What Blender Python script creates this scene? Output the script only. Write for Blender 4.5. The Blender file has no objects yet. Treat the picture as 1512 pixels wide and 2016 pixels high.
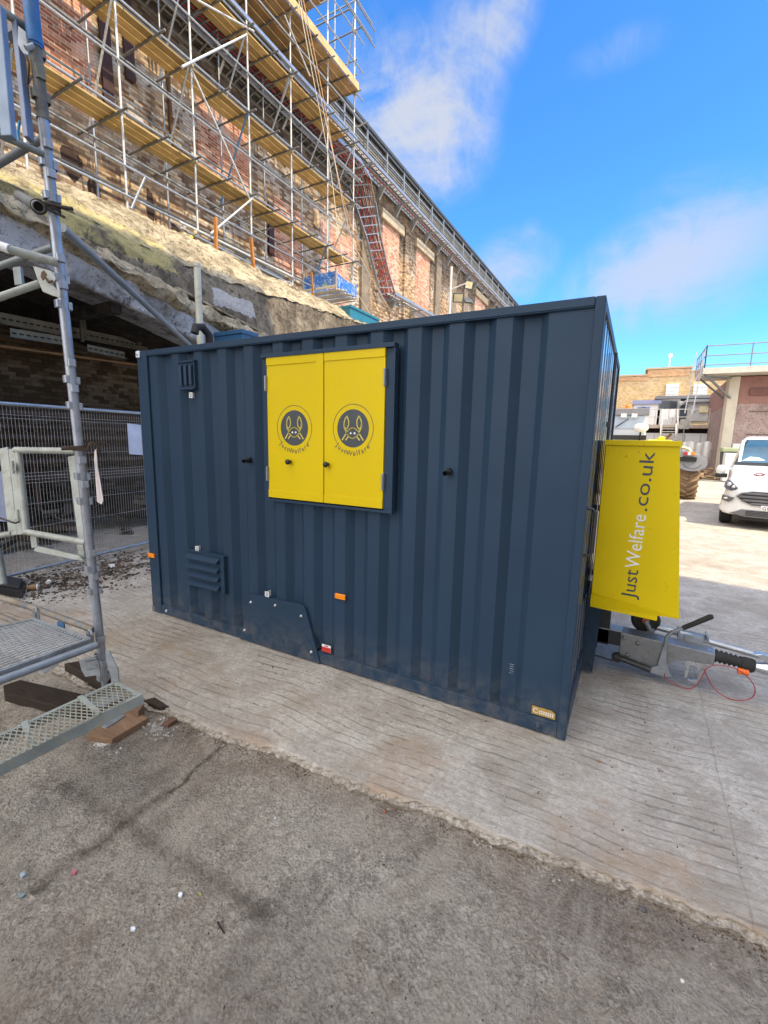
import bpy, math, random
import numpy as np
from mathutils import Vector, Matrix, noise
random.seed(7)
R_ = math.radians
scene = bpy.context.scene
COL = scene.collection
# ---------------------------------------------------------------- camera
F = 886.34; PITCH = -.1593; ROLL = .0214; YAW = .5013
CAM = Vector((0, 0, 1.75))
_cy, _sy = math.cos(YAW), math.sin(YAW)
FW = Vector((-_sy*math.cos(PITCH), _cy*math.cos(PITCH), math.sin(PITCH)))
_r = Vector((_cy, _sy, 0)); _u = _r.cross(FW)
RT = _r*math.cos(ROLL) + _u*math.sin(ROLL)
UP = -_r*math.sin(ROLL) + _u*math.cos(ROLL)
def ray(px, py): return FW + RT*((px-756)/F) - UP*((py-1008)/F)
def atX(px, py, x): d = ray(px, py); return CAM + d*((x-CAM.x)/d.x)
def atY(px, py, y): d = ray(px, py); return CAM + d*((y-CAM.y)/d.y)
def atZ(px, py, z=0.): d = ray(px, py); return CAM + d*((z-CAM.z)/d.z)
def atD(px, py, dep): return CAM + ray(px, py)*dep
cd = bpy.data.cameras.new('camera'); cam = bpy.data.objects.new('camera', cd); COL.objects.link(cam)
cam.matrix_world = Matrix(((RT.x, UP.x, -FW.x, CAM.x), (RT.y, UP.y, -FW.y, CAM.y), (RT.z, UP.z, -FW.z, CAM.z), (0, 0, 0, 1)))
cd.sensor_fit = 'HORIZONTAL'; cd.sensor_width = 36; cd.lens = F/1512*36; cd.clip_start = .05; cd.clip_end = 2000
scene.camera = cam
scene.render.resolution_x = 768; scene.render.resolution_y = 1024
# ---------------------------------------------------------------- objects
def tag(o, label=None, cat=None, group=None, kind=None):
    if label: o['label'] = label
    if cat: o['category'] = cat
    if group: o['group'] = group
    if kind: o['kind'] = kind
    return o
def thing(name, label, cat, loc=(0, 0, 0), rz=0, group=None):
    o = bpy.data.objects.new(name, None); COL.objects.link(o)
    o.location = loc; o.rotation_euler = (0, 0, rz); o.empty_display_size = .1
    return tag(o, label, cat, group)
def root_of(o):
    while o.parent: o = o.parent
    return o
def copy_tree(o, parent=None):
    c = o.copy(); COL.objects.link(c)
    if parent: c.parent = parent
    for ch in list(o.children): copy_tree(ch, c)
    return c
def basis(d):
    d = Vector(d).normalized()
    a = Vector((0, 0, 1)) if abs(d.z) < .95 else Vector((0, 1, 0))
    u = d.cross(a).normalized(); v = d.cross(u).normalized()
    return u, v, d
class MB:
    def __init__(s): s.v = []; s.f = []; s.sm = []
    def add(s, vs, fs, smooth=False):
        b = len(s.v); s.v += [tuple(p) for p in vs]; s.f += [tuple(i+b for i in f) for f in fs]; s.sm += [smooth]*len(fs); return s
    def box(s, lo, hi):
        x0, y0, z0 = [min(a, b) for a, b in zip(lo, hi)]; x1, y1, z1 = [max(a, b) for a, b in zip(lo, hi)]
        return s.add([(x0, y0, z0), (x1, y0, z0), (x1, y1, z0), (x0, y1, z0), (x0, y0, z1), (x1, y0, z1), (x1, y1, z1), (x0, y1, z1)],
                     [(0, 3, 2, 1), (4, 5, 6, 7), (0, 1, 5, 4), (1, 2, 6, 5), (2, 3, 7, 6), (3, 0, 4, 7)])
    def obox(s, c, ax, ay, az):      # centre and three half-axis vectors
        c, ax, ay, az = map(Vector, (c, ax, ay, az))
        vs = [c+ax*i+ay*j+az*k for k in (-1, 1) for j in (-1, 1) for i in (-1, 1)]
        return s.add(vs, [(0, 2, 3, 1), (4, 5, 7, 6), (0, 1, 5, 4), (2, 6, 7, 3), (0, 4, 6, 2), (1, 3, 7, 5)])
    def bar(s, p, q, w, h, up=(0, 0, 1)):   # square bar p->q, w across, h along up
        p, q = Vector(p), Vector(q); d = (q-p); L = d.length; d.normalize(); up = Vector(up)
        x = d.cross(up)
        if x.length < 1e-4: x = d.cross(Vector((1, 0, 0)))
        x.normalize(); u = x.cross(d).normalized()
        return s.obox((p+q)/2, x*w/2, d*L/2, u*h/2)
    def tube(s, p, q, r, n=12, r2=None, cap=True, hollow=0):
        p, q = Vector(p), Vector(q); u, v, d = basis(q-p); r2 = r if r2 is None else r2
        vs = []
        for c, rr in ((p, r), (q, r2)):
            for i in range(n):
                a = 2*math.pi*i/n; vs.append(c+u*rr*math.cos(a)+v*rr*math.sin(a))
        s.add(vs, [(i, (i+1) % n, n+(i+1) % n, n+i) for i in range(n)], True)
        if hollow:
            b = len(s.v); m = []
            for c, rr in ((p, r), (p, r-hollow), (p+d*.1, r-hollow)):
                for i in range(n):
                    a = 2*math.pi*i/n; m.append(c+u*rr*math.cos(a)+v*rr*math.sin(a))
            s.add(m, [(k*n+i, k*n+n+i, k*n+n+(i+1) % n, k*n+(i+1) % n) for k in (0, 1) for i in range(n)])
        elif cap: s.add(vs[:n], [tuple(range(n))])
        if cap: s.add(vs[n:], [tuple(range(n))[::-1]])
        return s
    def path(s, pts, r, n=8, cap=True):
        pts = [Vector(p) for p in pts]; vs = []; N = len(pts)
        u0 = None
        for k, p in enumerate(pts):
            d = (pts[min(k+1, N-1)]-pts[max(k-1, 0)]).normalized()
            if u0 is None: u0 = basis(d)[0]
            u = (u0-d*u0.dot(d)).normalized(); v = d.cross(u); u0 = u
            rr = r[k] if isinstance(r, (list, tuple)) else r
            for i in range(n):
                a = 2*math.pi*i/n; vs.append(p+u*rr*math.cos(a)+v*rr*math.sin(a))
        s.add(vs, [(k*n+i, k*n+n+i, k*n+n+(i+1) % n, k*n+(i+1) % n) for k in range(N-1) for i in range(n)], True)
        if cap: s.add(vs[:n], [tuple(range(n))]); s.add(vs[-n:], [tuple(range(n))[::-1]])
        return s
    def prism(s, poly, off, smooth=False):     # closed 3-D polygon extruded by off
        poly = [Vector(p) for p in poly]; off = Vector(off); n = len(poly)
        vs = poly+[p+off for p in poly]
        return s.add(vs, [tuple(range(n)), tuple(range(n, 2*n))[::-1]]+[(i, n+i, n+(i+1) % n, (i+1) % n) for i in range(n)], smooth)
    def loft(s, rings, close=True, capA=True, capB=True, smooth=True):
        n = len(rings[0]); vs = [p for r in rings for p in r]; fs = []
        for k in range(len(rings)-1):
            for i in range(n if close else n-1):
                j = (i+1) % n; fs.append((k*n+i, k*n+j, k*n+n+j, k*n+n+i))
        s.add(vs, fs, smooth)
        if capA and close: s.add(rings[0], [tuple(range(n))[::-1]])
        if capB and close: s.add(rings[-1], [tuple(range(n))])
        return s
    def lathe(s, prof, c, axis, n=24, smooth=True):  # prof (r, h)
        u, v, d = basis(axis); c = Vector(c); rings = []
        for r, h in prof: rings.append([c+d*h+u*r*math.cos(2*math.pi*i/n)+v*r*math.sin(2*math.pi*i/n) for i in range(n)])
        return s.loft(rings, True, prof[0][0] > 1e-3, prof[-1][0] > 1e-3, smooth)
    def ball(s, c, r, n=12, sc=(1, 1, 1)):
        c = Vector(c); rings = []
        for k in range(1, n//2):
            t = math.pi*k/(n//2)
            rings.append([c+Vector((r*sc[0]*math.sin(t)*math.cos(2*math.pi*i/n), r*sc[1]*math.sin(t)*math.sin(2*math.pi*i/n), r*sc[2]*math.cos(t))) for i in range(n)])
        return s.loft(rings)
def build(mb, name, mat, parent=None, bevel=0, label=None, cat=None, group=None, kind=None, seg=2, autosmooth=False):
    me = bpy.data.meshes.new(name)
    off = Vector((0, 0, 0))
    vs = mb.v
    me.from_pydata(vs, [], mb.f); me.materials.append(mat)
    if any(mb.sm): me.polygons.foreach_set('use_smooth', mb.sm)
    me.validate(); me.update()
    o = bpy.data.objects.new(name, me); COL.objects.link(o)
    if parent: o.parent = parent
    if bevel:
        m = o.modifiers.new('bevel', 'BEVEL'); m.width = bevel; m.segments = seg; m.limit_method = 'ANGLE'; m.angle_limit = R_(35); m.harden_normals = False
    tag(o, label, cat, group, kind)
    return o
def text_mesh(txt, size, mat, name, parent, origin, xdir, ydir, extrude=.0008, arc=None, align='LEFT', spacing=1.0):
    """lettering as mesh; origin, xdir (reading), ydir (up)"""
    X = Vector(xdir).normalized(); Y = Vector(ydir).normalized(); Z = X.cross(Y); O = Vector(origin)
    vs, fs = [], []
    def glyph(t, ox, place):
        cu = bpy.data.curves.new('t', 'FONT'); cu.body = t; cu.size = size; cu.extrude = extrude; cu.align_x = align if arc is None else 'CENTER'
        cu.space_character = spacing; cu.resolution_u = 3
        ob = bpy.data.objects.new('t', cu); COL.objects.link(ob)
        me = bpy.data.meshes.new_from_object(ob.evaluated_get(bpy.context.evaluated_depsgraph_get()))
        b = len(vs)
        for v in me.vertices: vs.append(place(v.co))
        for p in me.polygons: fs.append(tuple(i+b for i in p.vertices))
        bpy.data.objects.remove(ob); bpy.data.curves.remove(cu); bpy.data.meshes.remove(me)
    if arc is None:
        glyph(txt, 0, lambda c: O+X*c.x+Y*c.y+Z*c.z)
    else:
        r, a0, a1 = arc; wd = {'J': .6, 'u': 1, 's': .85, 't': .65, 'W': 1.6, 'e': 1, 'l': .5, 'f': .65, 'a': 1, 'r': .7}
        ws = [wd.get(c, 1) for c in txt]; T = sum(ws); acc = 0
        for c, w in zip(txt, ws):
            a = a0+(a1-a0)*((acc+w/2)/T); acc += w
            ctr = O+X*(r*math.cos(a))+Y*(r*math.sin(a))
            tx = -X*math.sin(a)+Y*math.cos(a); ty = -(X*math.cos(a)+Y*math.sin(a))
            if a1 < a0: tx = -tx; ty = -ty
            glyph(c, 0, lambda co, ctr=ctr, tx=tx, ty=ty: ctr+tx*co.x+ty*(co.y-size*.3)+Z*co.z)
    m = MB(); m.add(vs, fs)
    return build(m, name, mat, parent)
# ---------------------------------------------------------------- materials
class NT:
    def __init__(s, name):
        s.m = bpy.data.materials.new(name); s.m.use_nodes = True; s.t = s.m.node_tree; s.t.nodes.clear()
        s.out = s.n('ShaderNodeOutputMaterial'); s.p = s.n('ShaderNodeBsdfPrincipled'); s.l(s.p.outputs[0], s.out.inputs[0])
        s.co = s.n('ShaderNodeTexCoord').outputs['Object']
    def n(s, k, **a):
        x = s.t.nodes.new(k)
        for q, v in a.items(): setattr(x, q, v)
        return x
    def l(s, a, b): s.t.links.new(a, b)
    def set(s, sock, v):
        if hasattr(v, 'is_output'): s.l(v, sock)
        elif isinstance(v, (tuple, list)) and len(v) == 3 and sock.type == 'RGBA': sock.default_value = (*v, 1)
        else: sock.default_value = v
    def noise(s, scale, detail=4, rough=.55, dist=0, vec=None, out='Fac'):
        x = s.n('ShaderNodeTexNoise'); s.l(vec or s.co, x.inputs['Vector'])
        x.inputs['Scale'].default_value = scale; x.inputs['Detail'].default_value = detail; x.inputs['Roughness'].default_value = rough; x.inputs['Distortion'].default_value = dist
        return x.outputs[out]
    def voro(s, scale, feat='F1', vec=None, out='Distance', rnd=1):
        x = s.n('ShaderNodeTexVoronoi', feature=feat); s.l(vec or s.co, x.inputs['Vector']); x.inputs['Scale'].default_value = scale
        if 'Randomness' in x.inputs: x.inputs['Randomness'].default_value = rnd
        return x.outputs[out]
    def ramp(s, fac, stops):
        x = s.n('ShaderNodeValToRGB'); s.set(x.inputs[0], fac); e = x.color_ramp.elements
        while len(e) < len(stops): e.new(.5)
        for i, (p, c) in enumerate(stops):
            e[i].position = p; e[i].color = (*c, 1) if isinstance(c, (tuple, list)) else (c, c, c, 1)
        return x.outputs[0]
    def mix(s, f, a, b, mode='MIX'):
        x = s.n('ShaderNodeMix', data_type='RGBA', blend_type=mode); s.set(x.inputs[0], f); s.set(x.inputs[6], a); s.set(x.inputs[7], b); return x.outputs[2]
    def math(s, op, a, b=0., c=None, clamp=False):
        x = s.n('ShaderNodeMath', operation=op, use_clamp=clamp); s.set(x.inputs[0], a); s.set(x.inputs[1], b)
        if c is not None: s.set(x.inputs[2], c)
        return x.outputs[0]
    def map(s, scale=(1, 1, 1), rot=(0, 0, 0), loc=(0, 0, 0), vec=None):
        x = s.n('ShaderNodeMapping'); s.l(vec or s.co, x.inputs[0]); x.inputs['Scale'].default_value = scale; x.inputs['Rotation'].default_value = rot; x.inputs['Location'].default_value = loc
        return x.outputs[0]
    def sep(s, v=None):
        x = s.n('ShaderNodeSeparateXYZ'); s.l(v or s.co, x.inputs[0]); return x.outputs
    def comb(s, a, b, c=0.):
        x = s.n('ShaderNodeCombineXYZ'); s.set(x.inputs[0], a); s.set(x.inputs[1], b); s.set(x.inputs[2], c); return x.outputs[0]
    def bump(s, h, strength=.5, dist=.01):
        x = s.n('ShaderNodeBump'); s.set(x.inputs['Height'], h); x.inputs['Strength'].default_value = strength; x.inputs['Distance'].default_value = dist
        prev = s.p.inputs['Normal'].links
        if prev: s.l(prev[0].from_socket, x.inputs['Normal'])
        s.l(x.outputs[0], s.p.inputs['Normal'])
    def fin(s, col, rough=.6, metal=0., spec=.5):
        s.set(s.p.inputs['Base Color'], col); s.set(s.p.inputs['Roughness'], rough); s.p.inputs['Metallic'].default_value = metal
        s.p.inputs['Specular IOR Level'].default_value = spec
        return s.m
MATS = {}
def paint(name, col, rough=.45, metal=0., var=.12, scale=6, dirt=None, dirt_amt=.35, bump=.0, coat=0, spec=.5):
    if name in MATS: return MATS[name]
    t = NT(name); k = lambda f: tuple(c*f for c in col)
    c = t.ramp(t.noise(scale, 5, .6), [(.3, k(1-var)), (.7, k(1+var))])
    if dirt:
        msk = t.ramp(t.noise(scale*2.3, 8, .7, .4), [(.5, 0.), (.68, dirt_amt)])
        c = t.mix(msk, c, dirt)
    r = t.ramp(t.noise(scale*4, 4), [(.3, max(.05, rough-.08)), (.7, min(1, rough+.08))])
    if bump: t.bump(t.noise(scale*9, 6), bump, .004)
    m = t.fin(c, r, metal, spec)
    if coat: t.p.inputs['Coat Weight'].default_value = coat; t.p.inputs['Coat Roughness'].default_value = .12
    MATS[name] = m; return m
def brick(name, c1, c2, mortar, axis='YZ', white=.3, dark=.3, bands=False, dirtcol=(.035, .028, .022), bump=.6, smear=.35, joint=.0, jcol=(.1, .08, .06), bv=.25):
    t = NT(name); x, y, z = t.sep()
    uv = t.comb({'Y': y, 'X': x}[axis[0]], z)
    wob = t.noise(1.3, 3, out='Color'); uv2 = t.mix(.012, uv, wob, 'ADD')
    b = t.n('ShaderNodeTexBrick'); t.l(uv2, b.inputs['Vector']); b.inputs['Scale'].default_value = 1
    b.inputs['Brick Width'].default_value = .225; b.inputs['Row Height'].default_value = .075; b.inputs['Mortar Size'].default_value = .009; b.inputs['Mortar Smooth'].default_value = .3; b.inputs['Bias'].default_value = -.1
    for i, c in enumerate((c1, c2, mortar)): b.inputs[i+1].default_value = (*c, 1)
    # a second brick lattice with random black/white per brick
    b2 = t.n('ShaderNodeTexBrick'); t.l(uv2, b2.inputs['Vector']); b2.inputs['Scale'].default_value = 1
    b2.inputs['Brick Width'].default_value = .225; b2.inputs['Row Height'].default_value = .075; b2.inputs['Mortar Size'].default_value = 0
    b2.inputs[1].default_value = (0, 0, 0, 1); b2.inputs[2].default_value = (1, 1, 1, 1)
    rnd = t.math('MULTIPLY', b2.outputs['Color'], 1.)
    col = b.outputs['Color']
    big = t.noise(.55, 4, .6, .3)
    col = t.mix(t.ramp(big, [(.42, 0.), (.62, smear)]), col, tuple(.5*(a+b_) for a, b_ in zip(c2, dirtcol)))
    # flaked pale faces: random bricks inside patches
    wm = t.math('MULTIPLY', t.ramp(t.noise(.8, 5, .65, .5, vec=t.map(loc=(3, 7, 1))), [(.46, 0.), (.58, 1.)]), t.ramp(t.math('ADD', rnd, t.noise(9, 2)), [(.75, 0.), (.95, 1.)]))
    col = t.mix(t.math('MULTIPLY', wm, white), col, (.46, .41, .36))
    # dark soot: streaks stretched vertically
    st = t.noise(1., 7, .65, .2, vec=t.map(scale=(1.6, 1.6, .35)))
    dm = t.ramp(st, [(.5, 0.), (.66, dark)])
    col = t.mix(dm, col, dirtcol)
    if bands:  # staining and cable tray shade, both put into the brick colour
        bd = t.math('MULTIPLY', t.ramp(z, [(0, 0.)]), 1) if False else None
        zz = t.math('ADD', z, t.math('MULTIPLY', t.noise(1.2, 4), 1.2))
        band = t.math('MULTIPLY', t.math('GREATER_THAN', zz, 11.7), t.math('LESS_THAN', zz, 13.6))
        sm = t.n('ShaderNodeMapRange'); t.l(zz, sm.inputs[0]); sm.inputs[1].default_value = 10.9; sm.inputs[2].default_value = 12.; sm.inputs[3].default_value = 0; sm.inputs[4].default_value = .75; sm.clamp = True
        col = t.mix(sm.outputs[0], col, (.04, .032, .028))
    c_v = t.math('ADD', 1.-bv*.5, t.math('MULTIPLY', rnd, bv))
    col = t.mix(1., col, t.comb(c_v, c_v, c_v), 'MULTIPLY')
    col = t.mix(t.math('MULTIPLY', b.outputs['Fac'], joint), col, jcol)
    h = t.math('MULTIPLY', b.outputs['Fac'], -1.)
    t.bump(t.math('ADD', t.math('ADD', h, t.math('MULTIPLY', rnd, .5)), t.math('MULTIPLY', t.noise(25, 6, .7), 1.1)), bump, .012)
    return t.fin(col, .9, 0, .2)
galv = paint('galvanised', (.42, .44, .46), .42, .75, .18, 14, (.3, .28, .25), .5, .15)
galv_dull = paint('galvanised_dull', (.27, .3, .33), .55, .45, .22, 12, (.2, .17, .13), .6, .2)
galv_white = paint('galvanised_bright', (.58, .58, .56), .5, .3, .18, 9, (.27, .23, .18), .75)
tube_old = paint('tube_weathered', (.16, .17, .18), .6, .3, .3, 11, (.22, .18, .13), .6, .2)
tube_blue = paint('tube_blue', (.05, .19, .38), .5, .1, .25, 14, (.2, .17, .13), .7, .15)
rust_tube = paint('tube_rust_blue', (.24, .2, .15), .65, .2, .3, 10, (.04, .14, .27), .95, .25)
wood_board = None
def wood(name, c1, c2, axis=1, rough=.75, scale=3, split=None):
    t = NT(name); sc = [22, 22, 22]; sc[axis] = 1.1
    g = t.noise(scale, 6, .6, 1.2, vec=t.map(scale=tuple(sc)))
    c = t.ramp(g, [(.3, c1), (.7, c2)])
    oi = t.n('ShaderNodeObjectInfo').outputs['Random']
    c = t.mix(1., c, t.ramp(oi, [(0., (.62, .6, .58)), (.5, (.9, .9, .9)), (1., (1.12, 1.08, 1.))]), 'MULTIPLY')
    c = t.mix(t.ramp(t.noise(2.2, 5, .6), [(.4, 0.), (.7, .5)]), c, tuple(q*.4 for q in c1))
    t.bump(g, .3, .004)
    return t.fin(c, rough, 0, .25)
board_mat = wood('scaffold_board', (.43, .3, .12), (.6, .46, .23))
ply_mat = wood('deck_board', (.33, .22, .11), (.5, .36, .2))
stake_mat = wood('timber_stake', (.38, .15, .035), (.55, .25, .08), 2)
old_wood = wood('old_timber', (.03, .022, .017), (.075, .055, .042), 0)
plank_wood = wood('brown_plank', (.16, .10, .065), (.26, .17, .115), 0)
navy = None
def navy_mat(gloss=False):
    t = NT('container_paint' if not gloss else 'container_gloss'); col = (.024, .047, .081)
    c = t.ramp(t.noise(1.6, 4, .6), [(.3, tuple(v*.92 for v in col)), (.7, tuple(v*1.08 for v in col))])
    z = t.sep()[2]
    dz = t.n('ShaderNodeMapRange'); t.l(z, dz.inputs[0]); dz.inputs[1].default_value = .02; dz.inputs[2].default_value = .35; dz.inputs[3].default_value = .5; dz.inputs[4].default_value = .0; dz.clamp = True
    dust = t.math('MULTIPLY', dz.outputs[0], t.ramp(t.noise(9, 7, .7, .5), [(.42, 0.), (.65, 1.)]))
    c = t.mix(t.math('MULTIPLY', dust, .75), c, (.2, .175, .15))
    spots = t.ramp(t.voro(7), [(.012, .7), (.02, 0.)])
    c = t.mix(t.math('MULTIPLY', spots, .4), c, (.25, .27, .3))
    t.bump(t.noise(3.5, 3), .06, .01)
    r = t.ramp(t.noise(4, 6, .7), [(.3, .36), (.7, .5)]) if not gloss else .26
    mm = t.fin(c, r, 0, .14 if not gloss else .5)
    if gloss: t.p.inputs['Coat Weight'].default_value = 1; t.p.inputs['Coat Roughness'].default_value = .17
    return mm
navy = navy_mat(); navy_g = navy_mat(True)
yellow = paint('yellow_paint', (.62, .455, .0), .5, 0, .03, 2.5, None, spec=.2)
def yellow_dirty():
    t = NT('yellow_locker_paint'); col = (.63, .475, .0)
    c = t.ramp(t.noise(2, 4), [(.3, tuple(v*.96 for v in col)), (.7, tuple(v*1.03 for v in col))])
    m = t.math('MULTIPLY', t.ramp(t.noise(70, 3, .6, .6, vec=t.map(scale=(1, 1, .6))), [(.66, 0.), (.7, 1.)]), t.ramp(t.noise(5, 3), [(.5, 0.), (.62, 1.)]))
    c = t.mix(t.math('MULTIPLY', m, .8), c, (.04, .035, .01))
    return t.fin(c, .5, 0, .2)
yellow_d = yellow_dirty()
darkgrey = paint('dark_lettering', (.035, .045, .055), .5)
white_l = paint('white_lettering', (.75, .75, .72), .5)
white_p = paint('white_plastic', (.72, .73, .74), .4)
black_p = paint('black_plastic', (.015, .015, .017), .45, 0, .2)
rubber = paint('rubber', (.02, .02, .02), .8, 0, .3, 12)
amber = paint('amber_lens', (.85, .26, .01), .25)
steel = paint('zinc_steel', (.5, .52, .54), .32, .85, .12, 12, (.3, .3, .28), .3)
cast = paint('cast_grey', (.23, .24, .25), .5, .6, .15, 9, (.14, .12, .1), .5, .1)
red_p = paint('red_paint', (.5, .03, .025), .45)
red_cable = paint('red_cable', (.36, .022, .02), .55, 0, .25, 3)
black_cable = paint('black_cable', (.03, .03, .032), .6)
# ================================================================ sky and sun
SUN = Vector((.55, -.10, .83)).normalized()
w = bpy.data.worlds.new('World'); scene.world = w; w.use_nodes = True; wt = w.node_tree; wt.nodes.clear()
def wn(k, **a):
    x = wt.nodes.new(k)
    for q, v in a.items(): setattr(x, q, v)
    return x
wo = wn('ShaderNodeOutputWorld'); bg = wn('ShaderNodeBackground'); wt.links.new(bg.outputs[0], wo.inputs[0])
sk = wn('ShaderNodeTexSky'); sk.sky_type = 'NISHITA'; sk.sun_disc = False
sk.sun_elevation = math.asin(SUN.z); sk.sun_rotation = math.atan2(SUN.x, SUN.y); sk.air_density = 1.0; sk.dust_density = .4; sk.ozone_density = 2.5
bg.inputs[1].default_value = .15
tc = wn('ShaderNodeTexCoord'); D = tc.outputs['Generated']
def wmath(op, a, b=0., clamp=False):
    x = wn('ShaderNodeMath', operation=op, use_clamp=clamp)
    for i, v in enumerate((a, b)):
        if hasattr(v, 'is_output'): wt.links.new(v, x.inputs[i])
        else: x.inputs[i].default_value = v
    return x.outputs[0]
def wdot(v):
    x = wn('ShaderNodeVectorMath', operation='DOT_PRODUCT'); wt.links.new(D, x.inputs[0]); x.inputs[1].default_value = tuple(v); return x.outputs['Value']
def wnoise(scale, detail, rough, dist, sc=(1, 1, 1)):
    mp = wn('ShaderNodeMapping'); wt.links.new(D, mp.inputs[0]); mp.inputs['Scale'].default_value = sc
    x = wn('ShaderNodeTexNoise'); wt.links.new(mp.outputs[0], x.inputs[0]); x.inputs['Scale'].default_value = scale; x.inputs['Detail'].default_value = detail; x.inputs['Roughness'].default_value = rough; x.inputs['Distortion'].default_value = dist
    return x.outputs['Fac']
def blob(pa, pb, rad, amt):
    """a cloud bank along the arc between two sky directions; rad in radians"""
    a, b = ray(*pa).normalized(), ray(*pb).normalized(); c = (a+b).normalized(); L = max((b-a).length/2, 1e-3)
    t = (b-a).normalized() if (b-a).length > 1e-3 else basis(c)[0]; n = c.cross(t).normalized()
    u = wmath('DIVIDE', wdot(t), L+rad); v = wmath('DIVIDE', wdot(n), rad)
    q = wmath('ADD', wmath('MULTIPLY', u, u), wmath('MULTIPLY', v, v))
    m = wmath('MULTIPLY', wmath('SUBTRACT', 1., q, True), amt)
    return wmath('MULTIPLY', m, wmath('GREATER_THAN', wdot(c), 0.))
mask = None
for b_ in [((985, -60), (950, 90), .085, 1.0), ((920, 20), (930, 200), .08, .8), ((770, 200), (860, 270), .13, 1.25), ((700, 120), (760, 240), .12, .7),
           ((930, 210), (945, 330), .05, .5), ((1130, 130), (1320, 60), .035, .5),
           ((950, 560), (1030, 520), .09, .7), ((1150, 600), (1512, 430), .12, .75), ((1150, 640), (1512, 560), .07, .45), ((1250, 400), (1500, 330), .05, .35), ((1035, 462), (1045, 455), .03, .5),
           ((300, -900), (900, -700), .3, .6), ((2100, 300), (2500, 600), .3, .7), ((-900, 500), (-600, 700), .4, .7)]:
    o_ = blob(*b_); mask = o_ if mask is None else wmath('MAXIMUM', mask, o_)
nz = wnoise(3.2, 7, .6, .7, (1, 1, 1.6))
fib = wnoise(9, 6, .65, 1.0, (1.4, .8, 1))
tex = wmath('ADD', wmath('MULTIPLY', nz, .75), wmath('MULTIPLY', fib, .35))
cl = wmath('MULTIPLY', mask, wmath('MULTIPLY', wmath('SUBTRACT', tex, .36), 3.4, True), True)
cr = wn('ShaderNodeValToRGB'); wt.links.new(cl, cr.inputs[0]); cr.color_ramp.elements[0].position = .05; cr.color_ramp.elements[1].position = .95; cr.color_ramp.elements[0].color = (0, 0, 0, 1); cr.color_ramp.elements[1].color = (.93, .93, .93, 1)
cr.color_ramp.interpolation = 'EASE'
tint = wn('ShaderNodeMix', data_type='RGBA', blend_type='MULTIPLY'); tint.inputs[0].default_value = 1; wt.links.new(sk.outputs[0], tint.inputs[6]); sep_ = wn('ShaderNodeSeparateXYZ'); wt.links.new(D, sep_.inputs[0])
tr_ = wn('ShaderNodeValToRGB'); wt.links.new(sep_.outputs[2], tr_.inputs[0]); te = tr_.color_ramp.elements
te[0].position = 0.; te[0].color = (.40, .58, .78, 1); te[1].position = .62; te[1].color = (.21, .5, .78, 1); e3 = te.new(.22); e3.color = (.25, .54, .79, 1)
wt.links.new(tr_.outputs[0], tint.inputs[7])
mx = wn('ShaderNodeMix', data_type='RGBA'); wt.links.new(cr.outputs[0], mx.inputs[0]); wt.links.new(tint.outputs[2], mx.inputs[6]); mx.inputs[7].default_value = (1.55, 1.65, 1.9, 1)
# added bright cloud, unseen behind and above the viewpoint, as neutral fill light
hv = wmath('ADD', wmath('MULTIPLY', wdot((.05, -.88, .47)), 1.), wmath('MULTIPLY', wnoise(1.6, 6, .6, .6), .5))
hm = wn('ShaderNodeValToRGB'); wt.links.new(hv, hm.inputs[0]); hm.color_ramp.elements[0].position = .30; hm.color_ramp.elements[0].color = (0, 0, 0, 1); hm.color_ramp.elements[1].position = .62; hm.color_ramp.elements[1].color = (1, 1, 1, 1)
mh = wn('ShaderNodeMix', data_type='RGBA'); wt.links.new(hm.outputs[0], mh.inputs[0]); wt.links.new(mx.outputs[2], mh.inputs[6]); mh.inputs[7].default_value = (7.2, 7.1, 7.2, 1)
wt.links.new(mh.outputs[2], bg.inputs[0])
sl = bpy.data.lights.new('sun', 'SUN'); so = bpy.data.objects.new('sun', sl); COL.objects.link(so)
sl.energy = 2.4; sl.angle = R_(.5); sl.color = (1, .85, .59)
so.rotation_euler = SUN.to_track_quat('Z', 'Y').to_euler(); so.location = (20, -5, 30)
scene.view_settings.view_transform = 'Standard'; scene.view_settings.look = 'None'; scene.view_settings.exposure = 1.55; scene.view_settings.gamma = 1
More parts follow.
